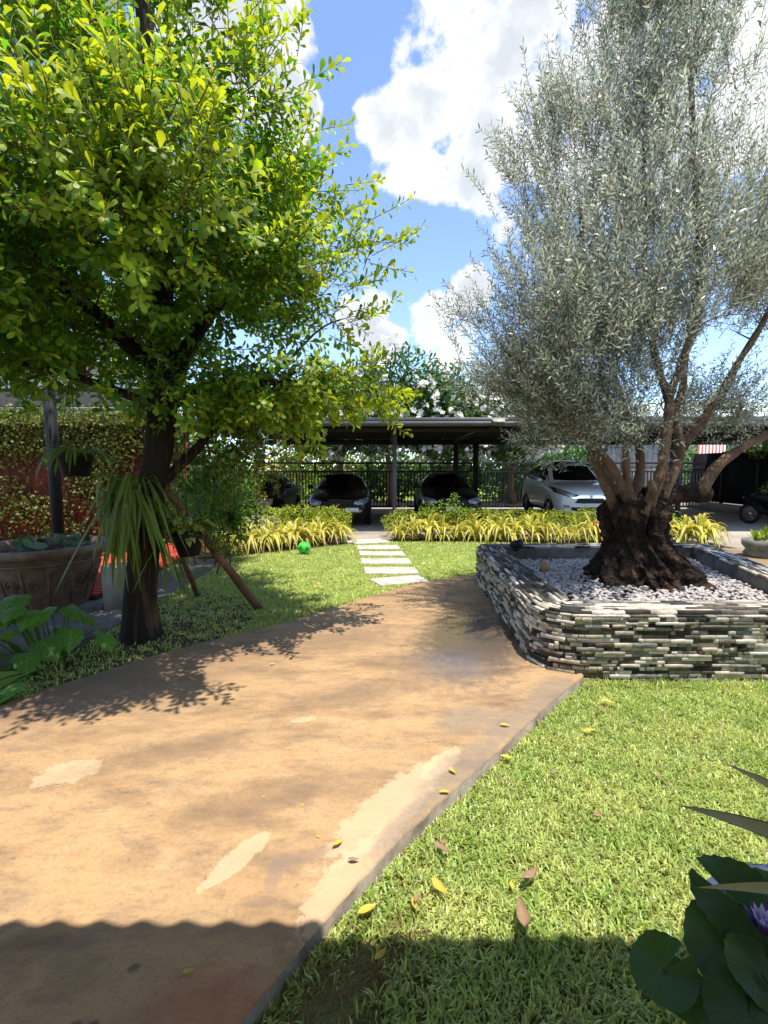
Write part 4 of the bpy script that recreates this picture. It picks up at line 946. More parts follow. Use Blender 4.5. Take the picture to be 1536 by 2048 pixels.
# feathery shrub behind the tree
shrub('feathery_shrub', 'tall fine-leaved green shrub right of the leafy tree trunk', 'shrub', (-2.75, 7.7, 0), [((0, 0, 1.25), (.55, .5, .72)), ((.3, -.1, .9), (.4, .4, .5)), ((-.35, -.1, .95), (.4, .4, .55)), ((.15, 0, 1.7), (.32, .3, .28)), ((.1, -1.2, 1.0), (.45, .4, .6)), ((.35, -.8, 1.3), (.4, .4, .45))], 15000, .07, .24, M['gleaf'], 35, stems=10, rs=.014, shell=.35)
shrub('leafy_climber', 'loose dark climber tangled in the fork right of the leafy tree trunk', 'climber', (-1.75, 4.55, .95), [((0, 0, .55), (.32, .25, .42)), ((.22, .1, .1), (.28, .22, .38)), ((-.12, .1, .0), (.2, .2, .3)), ((.35, .1, .75), (.3, .25, .3))], 2600, .055, .55, M['gleaf'], 36, stems=8, rs=.008, shell=.2)
# meadow shrubs and trees beyond the gate
for i, (x, y, h, w, m, lb) in enumerate([(-6.5, 25, 3.2, 3.0, 'lgleaf', 'light green bush beyond the gate, above the leftmost car'), (-3.2, 27, 3.0, 2.6, 'lgleaf', 'light green bush beyond the gate, left of the orange flowers'),
        (1.0, 29, 3.1, 2.8, 'lgleaf', 'light green bush beyond the gate, behind the carport post'), (4.6, 27, 3.6, 2.8, 'gleaf', 'mid green bush beyond the gate, behind the steel frame'),
        (8.6, 26, 4.4, 3.0, 'dgleaf', 'dark green bush beyond the pale gate, above the white car'), (-11, 24, 4.6, 3.2, 'gleaf', 'broad green tree beyond the gate, half hidden by the leafy tree'), (17.5, 27, 4.4, 3.0, 'gleaf', 'mid green bush in front of the warehouse'),
        (.2, 23.4, 2.7, 1.7, 'dgleaf', 'dark bush behind the gate in line with the carport post'), (3.4, 23.2, 2.9, 1.8, 'dgleaf', 'dark bush behind the gate left of the ladder'), (6.8, 23.4, 3.0, 1.9, 'dgleaf', 'dark bush behind the pale gate beside the white car'), (10.2, 24, 3.2, 2.0, 'dgleaf', 'dark bush behind the pale gate, seen between olive limbs')]):
    shrub('bush', lb, 'bush', (x, y, -.12), [((0, 0, h * .55), (w * .8, 1.4, h * .5)), ((w * .5, .2, h * .42), (w * .6, 1.2, h * .42)), ((-w * .5, -.2, h * .42), (w * .6, 1.2, h * .42))], 4200, .20, .5, M[m], 50 + i, group='bushes beyond the gate', stems=9, rs=.05)
shrub('flowering_bush', 'loose bush with orange blossom beyond the gate', 'bush', (-3.3, 21.5, -.1), [((0, 0, 1.75), (1.6, .7, .8)), ((1.2, 0, 1.5), (.9, .6, .7)), ((-1.2, 0, 1.9), (.9, .6, .7))], 1900, .15, .5, M['lgleaf'], 60, stems=12, rs=.025, flowers=(M['orange_f'], 60, .07), shell=.3)
PL_ = [(.3, 20.2, 6.8, 2.4, 'tallest white-flowered tree rising behind the carport roof'), (-2.0, 21.0, 6.2, 2.0, 'white-flowered tree behind the carport, touching the leafy tree in view'), (2.9, 20.6, 6.0, 2.0, 'lower white-flowered tree behind the carport, left of the olive crown'), (5.9, 21.2, 5.9, 1.9, 'dark white-flowered tree seen through the left of the olive crown')]
for i, (x, y, h, w, lb) in enumerate(PL_):
    shrub('flowering_tree', lb, 'tree', (x, y, -.06), [((0, 0, h * .72), (w * .85, 1.5, h * .26)), ((w * .55, -.2, h * .60), (w * .6, 1.1, h * .2)), ((-w * .55, -.1, h * .58), (w * .6, 1.1, h * .2)), ((.1, -.3, h * .48), (w * .8, 1.0, h * .12))], 7500, .27, .34, M['dgleaf'] if i != 1 else M['gleaf'], 70 + i,
          group='flowering trees behind the carport', stems=16, rs=.07, flowers=(M['white_f'], 170, .13), trunk=(h * .36, .15), prof=((.45, .42), (.75, .5)), up=.3, shell=.5, bark=M['twig'])
shrub('screen_creeper', 'sunlit green creeper along the top of the black screen', 'creeper', (11.95, 14.4, 2.1), [((0, -1.2, .12), (.35, .9, .22)), ((0, .4, .15), (.35, .9, .22))], 2200, .09, .6, M['lgleaf'], 80, stems=4, rs=.01)
shrub('pot_shrub', 'small shrub with pale leaves in front of the black screen', 'shrub', (11.2, 13.3, 0), [((0, 0, .95), (.28, .28, .32))], 260, .09, .55, M['lgleaf'], 81, stems=5, rs=.01, shell=.2)

# ------------------------------------------------------------------ small bare tree in the round bed
def bare_tree():
    rp = thing('round_planter', 'low round concrete planter behind the left hedge', 'planter', (-2.95, 10.9, 0)); MB().lathe([(.0, .30), (.40, .30), (.41, .40), (.48, .40), (.5, .0), (.0, -.02)], n=32).obj('rim', M['chalk'], rp, True)
    t = thing('bare_tree', 'thin pale-barked tree with bare twiggy top in the round planter', 'tree', (-2.95, 10.9, .3)); rng = np.random.default_rng(4)
    tr = bez([(0, 0, 0), (.02, 0, .4), (-.06, 0, .9), (.06, 0, 1.35), (.14, 0, 1.6)], 16); MB().tube(tr, np.linspace(.085, .06, 16), 9).obj('trunk', M['olimb'], t, True)
    b = MB()
    def grow(p, d, l, r, k):
        e = p + unit(d) * l; b.tube(bez([p, (p + e) / 2 + rng.normal(0, .06, 3) * l, e], 5), np.linspace(r, r * .65, 5), 5)
        if k: 
            for _ in range(2 if k < 3 else 3): grow(e, unit(d) + rng.normal(0, .48, 3) + np.array([0, 0, .15]), l * rng.uniform(.6, .85), r * .62, k - 1)
    grow(tr[-1], np.array([.25, 0, 1]), .35, .045, 4); grow(tr[11], np.array([-.6, 0, 1]), .4, .04, 4); grow(tr[13], np.array([.8, .2, .7]), .45, .03, 3)
    tag(b.obj('branches', M['greypot'], t, True), kind='stuff')
    V, q, r = leaf_cloud(rng, [((-.1, 0, 2.3), (.6, .4, .4))], 160, .05, .5); tag(MB().add(V, q, r).obj('sparse_leaves', M['lgleaf'], t), kind='stuff')
    V, q, r = leaf_cloud(rng, [((.0, -.05, .9), (.16, .12, .6))], 500, .05, .55); tag(MB().add(V, q, r).obj('climbing_leaves', M['hleaf'], t), kind='stuff')
bare_tree()

# ------------------------------------------------------------------ yellow spider plants
def arch_leaf(L, w, rise, fall, seg=6):
    """arching strap leaf in the xz plane with a green middle stripe"""
    V = []; F = []; mi = []
    for i in range(seg + 1):
        t = i / seg; x = L * (.15 * t + .85 * t ** 1.4) * .8; z = rise * math.sin(min(1, t * 1.25) * math.pi / 2) - fall * t ** 2.6; ww = w * (.55 + 1.2 * t * (1 - t) * 2) * (1 - t ** 5)
        for s in (-1, -.3, .3, 1): V.append((x, s * ww * .5, z + abs(s) * ww * .22))
    for i in range(seg):
        for k in range(3): F.append((i * 4 + k, i * 4 + k + 1, i * 4 + 5 + k, i * 4 + 4 + k)); mi.append(1 if k == 1 else 0)
    return mesh_np('leaf', V, [F], True, [M['yleaf'], M['yleaf_g']], mi)
SP_M = [arch_leaf(.50, .036, .40, .30), arch_leaf(.60, .038, .46, .46), arch_leaf(.38, .032, .46, .12), arch_leaf(.5, .036, .26, .26), arch_leaf(.28, .03, .50, .04)]
SP_M.append(SP_M[3].copy()); SP_M[5].materials[0] = M['leaf_b']; SP_M[5].materials[1] = M['leaf_b']      # dried leaf
def spider(loc, rz, sc, seed, label, group):
    rng = random.Random(seed); t = thing('spider_plant', label, 'plant', loc, rz, group)
    for i in range(38):
        o = link(bpy.data.objects.new('leaf', SP_M[rng.choice([0, 0, 1, 1, 2, 3, 4, 0, 1, 3, 5])]), t); o.rotation_euler = (rng.uniform(-.15, .15), rng.uniform(-.25, .25), i * 2.4 + rng.uniform(-.4, .4)); s = sc * rng.uniform(.8, 1.2); o.scale = (s, s, s)
        o.location = (rng.uniform(-.03, .03), rng.uniform(-.03, .03), .0)
    return t
ORD = ['first', 'second', 'third', 'fourth', 'fifth', 'sixth', 'seventh', 'eighth', 'ninth', 'tenth', 'eleventh', 'twelfth', 'thirteenth', 'fourteenth']; rr = random.Random(9)
for i in range(11):
    f = i / 10; spider((-3.0 + f * 2.15 + rr.uniform(-.06, .06), 8.40 + f * 1.42 + rr.uniform(-.1, .1), 0), rr.uniform(0, 6), rr.uniform(.85, 1.15), 100 + i, ORD[i] + ' yellow striped spider plant from the left in the slanting row behind the ball', 'spider plants along the left bed')
for i in range(5):
    spider((-2.75 + i * .42, 9.05 + i * .28, 0), rr.uniform(0, 6), 1.0, 120 + i, ORD[i] + ' yellow spider plant from the left in the rear row against the left hedge', 'spider plants at the left hedge')
for i in range(14):
    spider((.38 + i * .31 + rr.uniform(-.05, .05), 10.10 - i * .025 + rr.uniform(-.08, .08), 0), rr.uniform(0, 6), rr.uniform(.9, 1.25), 140 + i, ORD[i] + ' yellow striped spider plant from the left in the row before the long hedge', 'spider plants along the right bed')
for i, (x, y) in enumerate(((5.65, 9.45), (6.0, 9.25), (6.35, 9.2), (6.2, 9.5), (6.5, 9.35))):
    spider((x, y, 0), rr.uniform(0, 6), 1.25, 170 + i, ('leftmost large yellow spider plant in the clump right of the olive trunk', 'front middle large yellow spider plant right of the olive trunk', 'large yellow spider plant at the front right of the clump past the olive', 'rear middle large yellow spider plant right of the olive trunk', 'rightmost large yellow spider plant, its leaves arching over the driveway')[i], 'spider plants right of the olive')

# ------------------------------------------------------------------ broad-leaved plant by the patio
def broad_mesh():
    # lobed, pointed leaf about one unit long: outline ring and a slightly raised centre line
    out = [(0, 0), (-.12, .22), (-.02, .42), (.16, .40), (.28, .50), (.46, .36), (.62, .34), (.78, .18), (1.0, 0)]
    pts = out + [(x, -y) for x, y in reversed(out[1:-1])]; n = len(pts)
    V = [(x, y, -.25 * x * x - .35 * abs(y) * .5 + .03 * math.sin(9 * x + 5 * y)) for x, y in pts] + [(x, 0, -.25 * x * x + .05) for x in (.15, .45, .75)]
    F3 = []
    for i in range(n):
        x = (pts[i][0] + pts[(i + 1) % n][0]) / 2; c = n + (0 if x < .3 else 1 if x < .62 else 2); F3.append((i, c, (i + 1) % n))
    b = MB().add(V, F3); b.P[3].append(np.array([(n, n + 1, 4), (n + 1, n + 2, 6), (n, n - 4, n + 1), (n + 1, n - 6, n + 2)])); return b.mesh('leaf', M['broad'], True)
def broad_plant():
    rng = random.Random(3); t = thing('broad_leaf_plant', 'bright green plant with large lobed leaves at the path edge', 'plant', (-2.72, 3.75, -.02)); me = broad_mesh(); st = MB()
    for i in range(42):
        u, v = rng.random(), rng.random(); a0 = rng.uniform(0, 6.28); rad = .62 * math.sqrt(u); x = rad * math.cos(a0) - .08; y = rad * math.sin(a0) * .8 - .30
        z = max(.06, (.62 - .75 * (rad / .62) ** 2 * .7 + .28 * (y + .3)) * (.55 + .45 * v)); s = rng.uniform(.15, .25)
        if x > .42 or y < -.78: continue
        o = link(bpy.data.objects.new('leaf', me), t); o.location = (x, y, z); o.scale = (s, s, s)
        a = math.atan2(y - .05, x) + rng.uniform(-.7, .7); tilt = rng.uniform(.15, .6)
        o.rotation_euler = (rng.uniform(-.3, .3), tilt, a)
        st.tube(bez([(x * .35, y * .35, 0), (x * .65, y * .65, z * .75), (x, y, z)], 6), [.007, .006, .006, .005, .004, .004], 5)
    st.obj('stems', M['broad'], t, True)
broad_plant()

# ------------------------------------------------------------------ ferns and hanging pots on the tree
def strap_mesh(L, w, drop, seg=8):
    V = []; F = []
    for i in range(seg + 1):
        s = i / seg; x = L * .34 * (1 - (1 - s) ** 2); z = .10 * math.sin(min(1, s * 3) * 1.57) - drop * s ** 1.5; ww = w * (.4 + .6 * math.sin(min(1, s * 1.6) * 1.57)) * (1 - s ** 6 * .9)
        for k in (-1, 0, 1): V.append((x - abs(k) * .0, k * ww * .5, z - abs(k) * ww * .15))
    for i in range(seg):
        for k in range(2): F.append((i * 3 + k, i * 3 + k + 1, i * 3 + 4 + k, i * 3 + 3 + k))
    return mesh_np('frond', V, [F], True, [M['fern']])
FERN = [strap_mesh(.42, .026, .55), strap_mesh(.30, .032, .85), strap_mesh(.50, .022, .30), strap_mesh(.22, .030, .72)]
def fern(name, label, loc, n, sc, seed, pot=None):
    rng = random.Random(seed); t = thing(name, label, 'fern', loc)
    for i in range(n):
        o = link(bpy.data.objects.new('frond', FERN[rng.randrange(4)]), t); s = sc * rng.uniform(.7, 1.25); o.scale = (s, s, s); a = rng.uniform(0, 6.28)
        rad = rng.uniform(.06, .15); o.location = (math.cos(a) * rad, math.sin(a) * rad - .04, rng.uniform(-.16, .12)); o.rotation_euler = (rng.uniform(-.25, .25), rng.uniform(-.5, .25), a + rng.uniform(-.5, .5))
    return t
fern('strap_fern', 'long strap-leaved fern cascading from the tree trunk', (-2.19, 4.10, 1.36), 190, .98, 1)
fern('strap_fern', 'short wispy fern tuft low on the right of the tree trunk', (-2.0, 4.3, .78), 22, .6, 2)
def hanging_pot(label, loc, ztop, m, seed, r=.15):
    t = thing('hanging_pot', label, 'pot', loc); MB().lathe([(0, -.10), (r * .7, -.10), (r, .08), (r * 1.08, .08), (r * 1.08, .105), (r * .95, .105), (r * .85, .04), (0, .04)], n=20).obj('pot', M['plastic'], t, True)
    for i in range(3):
        a = i * 2.094; MB().tube([(r * math.cos(a), r * math.sin(a), .1), (0, 0, ztop - loc[2])], .003, 4).obj('wire', M['black_steel'], t)
    return t
hp = hanging_pot('hanging pot of short ferns left of the tree trunk', (-2.80, 4.25, 1.58), 2.35, None, 5)
for i in range(44):
    rng = random.Random(i); o = link(bpy.data.objects.new('frond', FERN[2 if i % 2 else 0]), hp); s = rng.uniform(.6, .95); a = rng.uniform(0, 6.28); o.scale = (s * 1.5, s, s * .7); o.location = (.09 * math.cos(a), .09 * math.sin(a), .10); o.rotation_euler = (0, rng.uniform(-.75, -.1), a)
hp = hanging_pot('hanging pot of yellow variegated leaves right of the tree trunk', (-1.78, 4.2, .86), 2.1, None, 6, .13)
vm = mat('variegated_leaf', (.40, .40, .08), .45, .35, col2=(.14, .20, .03), nscale=22, lo=.42, hi=.58, obj_rand=.3, trans=(1.2, 1.2, .6), tfac=.3)
V, q, r = leaves(np.zeros((1, 3)), np.array([[1., 0, 0]]), np.array([[0, 0, 1.]]), .12, .055, [(.3, .5), (.65, .4)], .3); vme = MB().add(V, q, r).mesh('leaf', vm)
for i in range(70):
    rng = random.Random(50 + i); o = link(bpy.data.objects.new('leaf', vme), hp); a = rng.uniform(0, 6.28); o.location = (math.cos(a) * rng.uniform(0, .15), math.sin(a) * rng.uniform(0, .15), rng.uniform(.08, .27)); o.rotation_euler = (rng.uniform(-.6, .6), rng.uniform(-.7, .6), a + rng.uniform(-.6, .6)); s = rng.uniform(.9, 1.4); o.scale = (s, s, s)
def trailing():
    rng = np.random.default_rng(6); t = thing('trailing_vine', 'thin small-leaved vines dangling from the branch right of the trunk', 'vine', (-1.5, 4.35, 2.15))
    for i in range(26):
        x, y = rng.uniform(-.5, .65), rng.uniform(-.15, .15); L = rng.uniform(.5, 1.15); b = MB(); n = 10; p = np.column_stack([x + np.cumsum(rng.normal(0, .012, n)), y + np.cumsum(rng.normal(0, .012, n)), -np.linspace(0, L, n)])
        b.tube(p, .003, 4, False); m = int(L * 46); f = rng.uniform(0, n - 1.01, m); j = f.astype(int); P = p[j] + (p[j + 1] - p[j]) * (f - j)[:, None]
        V, tr, q = leaves(P, rand_unit(rng, m) * np.array([1, 1, .5]) + np.array([0, 0, -.2]), rand_unit(rng, m) + np.array([0, -.3, .7]), rng.uniform(.03, .055, m), rng.uniform(.022, .035, m), [(.45, .5)]); b.add(V, tr, q); b.obj('strand', M['vine'], t)
trailing()

# ================================================================== OBJECTS
# props leaning against the leafy tree
def prop(label, a, b, r, seed):
    t = thing('wooden_prop', label, 'pole', a, 0, 'props leaning on the tree'); d = np.array(b) - np.array(a); rng = np.random.default_rng(seed); n = 9
    P = np.outer(np.linspace(-.02, 1, n), d) + rng.normal(0, .006, (n, 3)); MB().tube(P, np.linspace(r * 1.1, r * .85, n) * rng.uniform(.95, 1.05, n), 10).obj('pole', M['wood'], t, True)
prop('thick reddish wooden prop slanting down onto the shaded lawn', (-1.39, 5.09, -.03), (-2.0, 4.32, 1.34), .042, 1)
prop('thinner dark wooden prop standing behind the thick one', (-2.28, 5.6, -.03), (-2.06, 4.40, 1.05), .030, 2)
# big clay basin
cb = thing('clay_basin', 'large brown clay basin with moulded panels at the left edge', 'pot', (-3.92, 5.3, -.03))
MB().lathe([(0, 0), (.40, 0), (.42, .04), (.55, .50), (.57, .56), (.60, .58), (.60, .61), (.63, .62), (.66, .655), (.66, .70), (.63, .725), (.58, .715), (.56, .66), (.55, .60), (0, .60)], n=56).obj('basin', M['clay'], cb, True)
for i in range(14):
    a = i * 2 * math.pi / 14; b = MB()
    b.tube([(.43 * math.cos(a), .43 * math.sin(a), .08), (.555 * math.cos(a), .555 * math.sin(a), .50)], .012, 6); b.obj('panel_rib', M['clay'], cb, True)
    # scrollwork between the ribs
    a += math.pi / 14; b = MB(); tt = np.linspace(0, 4.6 * math.pi, 28)
    rr_ = .10 * (1 - tt / (5.4 * math.pi)); h = .32 + rr_ * np.sin(tt); w = rr_ * np.cos(tt) * .75; rad = .42 + (h - .04) * .283 + .004
    b.tube(np.stack([rad * np.cos(a + w / .5), rad * np.sin(a + w / .5), h], 1), .007, 5); b.obj('scroll_relief', M['clay'], cb, True)
MB().lathe([(.60, .545), (.612, .555), (.60, .565)], n=48).obj('rim_bead', M['clay'], cb, True)
MB().lathe([(0, .63), (.555, .63)], n=40).obj('water', M['water'], cb)
wp = thing('water_plant', 'dark floating leaves crowding the clay basin', 'plant', (-3.92, 5.3, .62))
def pad_mesh(name, m, notch=.16, wav=.04, cup=.06, n=32, teeth=0.):
    V = [(0, 0, 0)]; rings = (.3, .6, .85, 1.0); nr = len(rings)
    for k, rr in enumerate(rings):
        for i in range(n):
            a = notch + (2 * math.pi - 2 * notch) * i / (n - 1); r = rr * (1 + (teeth * (1 if i % 2 else -1) if k == nr - 1 else 0)) * (1 + .05 * math.sin(2 * a + 1))
            V.append((r * math.cos(a), r * math.sin(a), cup * rr * rr + wav * rr ** 2 * math.sin(2 * a + .6) + .6 * wav * rr ** 3 * math.sin(5 * a + 2)))
    F = [(0, 1 + i, 2 + i) for i in range(n - 1)]; Q = [(1 + k * n + i, 1 + (k + 1) * n + i, 2 + (k + 1) * n + i, 2 + k * n + i) for k in range(nr - 1) for i in range(n - 1)]
    return MB().add(V, F, Q).mesh(name, m, True)
pm = pad_mesh('leaf', M['lily'], wav=.12)
rng_ = random.Random(12)
for i in range(17):
    o = link(bpy.data.objects.new('leaf', pm), wp); a = rng_.uniform(0, 6.28); r = rng_.uniform(0, .42); o.location = (r * math.cos(a), r * math.sin(a), rng_.uniform(.03, .15)); s = rng_.uniform(.09, .15); o.scale = (s, s, s); o.rotation_euler = (rng_.uniform(-.6, .6), rng_.uniform(-.6, .6), rng_.uniform(0, 6))
gp = thing('grey_pot', 'plain grey cylindrical pot standing between basin and tree trunk', 'pot', (-3.03, 5.2, -.024))
MB().lathe([(0, 0), (.15, 0), (.165, .47), (.165, .485), (.15, .485), (.148, .40), (0, .40)], n=32).obj('pot', M['greypot'], gp, True); MB().lathe([(0, .415), (.147, .415)], n=24).obj('soil', M['soil'], gp)
# terracotta pot behind the trunk, succulent pot at the right edge
tp = thing('terracotta_pot', 'terracotta pot half hidden behind the olive trunk', 'pot', (4.66, 9.75, -.02)); MB().lathe([(0, 0), (.15, 0), (.20, .36), (.23, .38), (.23, .46), (.20, .46), (.18, .40), (0, .40)], n=24).obj('pot', M['terra'], tp, True); MB().lathe([(0, .41), (.18, .41)], n=20).obj('soil', M['soil'], tp)
sp = thing('succulent_bowl', 'round stone bowl of fleshy succulents at the right edge', 'pot', (6.75, 8.2, -.016))
MB().lathe([(0, 0), (.26, 0), (.28, .06), (.24, .12), (.30, .2), (.31, .30), (.27, .30), (.25, .24), (0, .24)], n=28).obj('bowl', M['render'], sp, True)
V, t3, q4 = leaves(np.zeros((1, 3)), np.array([[1., 0, 0]]), np.array([[0, 0, 1.]]), .2, .075, [(.3, .45), (.7, .5)], -.35); sm_ = MB().add(V, t3, q4).mesh('leaf', M['lgleaf'])
for i in range(40):
    r_ = random.Random(i + 7); o = link(bpy.data.objects.new('leaf', sm_), sp); c = [(-.12, 0), (.1, .08), (.05, -.12)][i % 3]; o.location = (c[0], c[1], .26 + r_.uniform(0, .06)); o.rotation_euler = (0, -r_.uniform(.15, 1.2), i * 2.4); s = r_.uniform(.7, 1.15); o.scale = (s, s, s)

# ball: soccer pattern with dark pentagons
bl = thing('ball', 'bright green soccer ball with dark pentagons on the lawn', 'ball', (-1.46, 8.40, .108))
def build_ball():
    b = bmesh.new(); bmesh.ops.create_icosphere(b, subdivisions=5, radius=.115); ico = bmesh.new(); bmesh.ops.create_icosphere(ico, subdivisions=1, radius=1)
    C = [v.co.normalized() for v in ico.verts]; ico.free(); rot = Matrix.Rotation(.5, 3, 'X') @ Matrix.Rotation(.35, 3, 'Z') @ Matrix.Rotation(.2, 3, 'Y'); C = [rot @ c for c in C]
    nb = {i: [C[j] for j in sorted(range(12), key=lambda j: -C[i].dot(C[j]))[1:6]] for i in range(12)}
    dark = []; light = []
    for f in b.faces:
        p = f.calc_center_median().normalized(); i = max(range(12), key=lambda j: p.dot(C[j]))
        # pentagon whose corners point at the neighbours' midpoints
        (dark if max((p - C[i]).dot((n_ - C[i]).normalized()) for n_ in nb[i]) < .27 else light).append(f.index)
    V = np.array([v.co[:] for v in b.verts]); F = np.array([[v.index for v in f.verts] for f in b.faces]); b.free()
    for nm, ix, m in (('shell', light, M['ball']), ('pentagons', dark, M['ball_d'])):
        MB().add(V, F[ix]).obj(nm, m, bl, True)
build_ball()
# in the planter
def boulder(name, label, loc, s, m, seed, cat='stone'):
    b = bmesh.new(); bmesh.ops.create_icosphere(b, subdivisions=3, radius=1)
    for v in b.verts: v.co *= 1 + .14 * mnoise.noise(v.co * 1.6 + Vector((seed, 0, 0))); v.co.x *= s[0]; v.co.y *= s[1]; v.co.z *= s[2]
    me = bpy.data.meshes.new(name); b.to_mesh(me); b.free(); me.materials.append(m); me.polygons.foreach_set('use_smooth', [True] * len(me.polygons)); o = link(bpy.data.objects.new(name, me)); o.location = loc; return tag(o, label, cat)
boulder('river_stone', 'rounded orange-brown stone on the pebbles by the left rim', (1.93, 5.50, .375), (.055, .06, .085), M['river'], 1)
sf = thing('spotlight', 'small black garden spotlight on the far left planter rim', 'lamp', (1.72, 6.02, .48)); MB().lathe([(0, 0), (.05, 0), (.055, .03), (.03, .05), (0, .05)], n=16).obj('base', M['plastic'], sf, True); MB().tube([(-.02, .06, .07), (.0, 0, .085), (.03, -.09, .10)], [.045, .052, .058], 14).obj('lamp_head', M['plastic'], sf, True)

# ------------------------------------------------------------------ cars
def subsurf_mesh(V, F, lv=2):
    me = bpy.data.meshes.new('tmp'); me.from_pydata([tuple(v) for v in V], [], [tuple(f) for f in F]); o = bpy.data.objects.new('tmp', me); COL.objects.link(o)
    s = o.modifiers.new('s', 'SUBSURF'); s.levels = lv; s.render_levels = lv; dg = bpy.context.evaluated_depsgraph_get(); ev = o.evaluated_get(dg); m2 = ev.to_mesh()
    V2 = np.array([v.co[:] for v in m2.vertices]); F2 = [tuple(p.vertices) for p in m2.polygons]; ev.to_mesh_clear(); bpy.data.objects.remove(o); bpy.data.meshes.remove(me); return V2, F2
def car(name, label, loc, rz, st, paint, feats, wheels, mirror, cat='car', group='cars parked under the carport'):
    """st: stations (y, halfwidth, z_bottom, z_mid, z_shoulder, z_top, top halfwidth) from nose to tail"""
    root = thing(name, label, cat, loc, rz, group); V = []; k = 11
    for y, w, zb, zm, zs, zt, tw in st:
        h = [(0, zt), (tw, zt - .015), (w * .97, zs), (w, zm), (w * .96, zb + .08), (w * .8, zb)]
        for x, z in [(-a, b) for a, b in reversed(h[1:])] + h: V.append((x, y, z))
    n = len(st); F = []
    for i in range(n - 1):
        for j in range(k - 1): F.append((i * k + j, i * k + j + 1, (i + 1) * k + j + 1, (i + 1) * k + j))
        F.append((i * k + k - 1, i * k, (i + 1) * k, (i + 1) * k + k - 1))
    F.append(tuple(reversed(range(k)))); F.append(tuple((n - 1) * k + j for j in range(k)))
    F = [tuple(reversed(f)) for f in F]
    V2, F2 = subsurf_mesh(V, F); body = bpy.data.meshes.new('body'); body.from_pydata([tuple(v) for v in V2], [], F2); body.materials.append(paint); body.polygons.foreach_set('use_smooth', [True] * len(body.polygons)); body.update()
    bm = bmesh.new(); bm.from_mesh(body); bmesh.ops.recalc_face_normals(bm, faces=bm.faces[:]); bm.to_mesh(body); bm.free()
    link(bpy.data.objects.new('body', body), root); bvh = BVHTree.FromPolygons([Vector(v) for v in V2], F2)
    def patch(nm, m, top, bot, view, off=.006, nu=12, nv=5, parent=None):
        """a panel between two polylines, pressed onto the body; view 'f' front (x,z) or 'l'/'r' side (y,z)"""
        A = bez([(*p, 0) for p in top], nu)[:, :2]; Bq = bez([(*p, 0) for p in bot], nu)[:, :2]; P = []; 
        for v in np.linspace(0, 1, nv):
            for u in range(nu):
                a, b = A[u] * (1 - v) + Bq[u] * v
                if view == 'f': org, dr = Vector((a, -6, b)), Vector((0, 1, 0))
                elif view == 'l': org, dr = Vector((-4, a, b)), Vector((1, 0, 0))
                else: org, dr = Vector((4, a, b)), Vector((-1, 0, 0))
                hit = bvh.ray_cast(org, dr)
                p = hit[0] if hit[0] is not None else (P[-1] if P else org + dr * 3); nn = hit[1] if hit[0] is not None else -dr
                if nn.dot(dr) > 0: nn = -nn
                P.append(Vector(p) + nn * off)
        Fq = [(v * nu + u, v * nu + u + 1, (v + 1) * nu + u + 1, (v + 1) * nu + u) for v in range(nv - 1) for u in range(nu - 1)]
        return MB().add([tuple(p) for p in P], Fq).obj(nm, m, parent or root, True)
    feats(patch, root)
    for y, r, xw in wheels:
        for s in (-1, 1):
            wh_ = MB(); 
            prof = [(r * .62, -.10), (r * .93, -.10), (r, -.06), (r, .06), (r * .93, .10), (r * .62, .10)]
            a = np.linspace(0, 2 * np.pi, 29)[:-1]; VV = np.array([[(q, p0 * math.cos(t), p0 * math.sin(t)) for t in a] for p0, q in prof]).reshape(-1, 3) + np.array([s * (xw - .09), y, r])
            q_ = [(i * 28 + j, i * 28 + (j + 1) % 28, (i + 1) * 28 + (j + 1) % 28, (i + 1) * 28 + j) for i in range(5) for j in range(28)]
            w_ = MB().add(VV, q_).obj('wheel', M['tyre'], root, True)
            rim = MB(); rim.tube([(s * (xw - .15), y, r), (s * (xw - .03), y, r)], r * .60, 24)
            for k5 in range(5):
                t = k5 * 1.2566; rim.tube([(s * (xw - .015), y, r), (s * (xw - .01), y + r * .55 * math.cos(t), r + r * .55 * math.sin(t))], r * .09, 6)
            rim.obj('rim', M['rim'], w_)
            ar = MB(); a = np.linspace(-.35, math.pi + .35, 22)
            ar.tube(np.stack([np.full(22, s * (xw - .02)), y + (r + .05) * np.cos(a), r + (r + .05) * np.sin(a)], 1), .035, 6); ar.obj('wheel_arch', M['plastic'], root, True)
    if mirror:
        my, mz, mx, mm = mirror
        for s in (-1, 1):
            b = bmesh.new(); bmesh.ops.create_icosphere(b, subdivisions=2, radius=1)
            for v in b.verts: v.co = Vector((s * mx + v.co.x * .10, my + v.co.y * .07, mz + v.co.z * .07))
            me = bpy.data.meshes.new('mirror'); b.to_mesh(me); b.free(); me.materials.append(mm); me.polygons.foreach_set('use_smooth', [True] * len(me.polygons)); mo = link(bpy.data.objects.new('mirror', me), root)
            MB().tube([(s * (mx - .18), my + .03, mz - .06), (s * mx, my + .02, mz - .04)], .02, 6).obj('stalk', M['plastic'], mo)
    return root
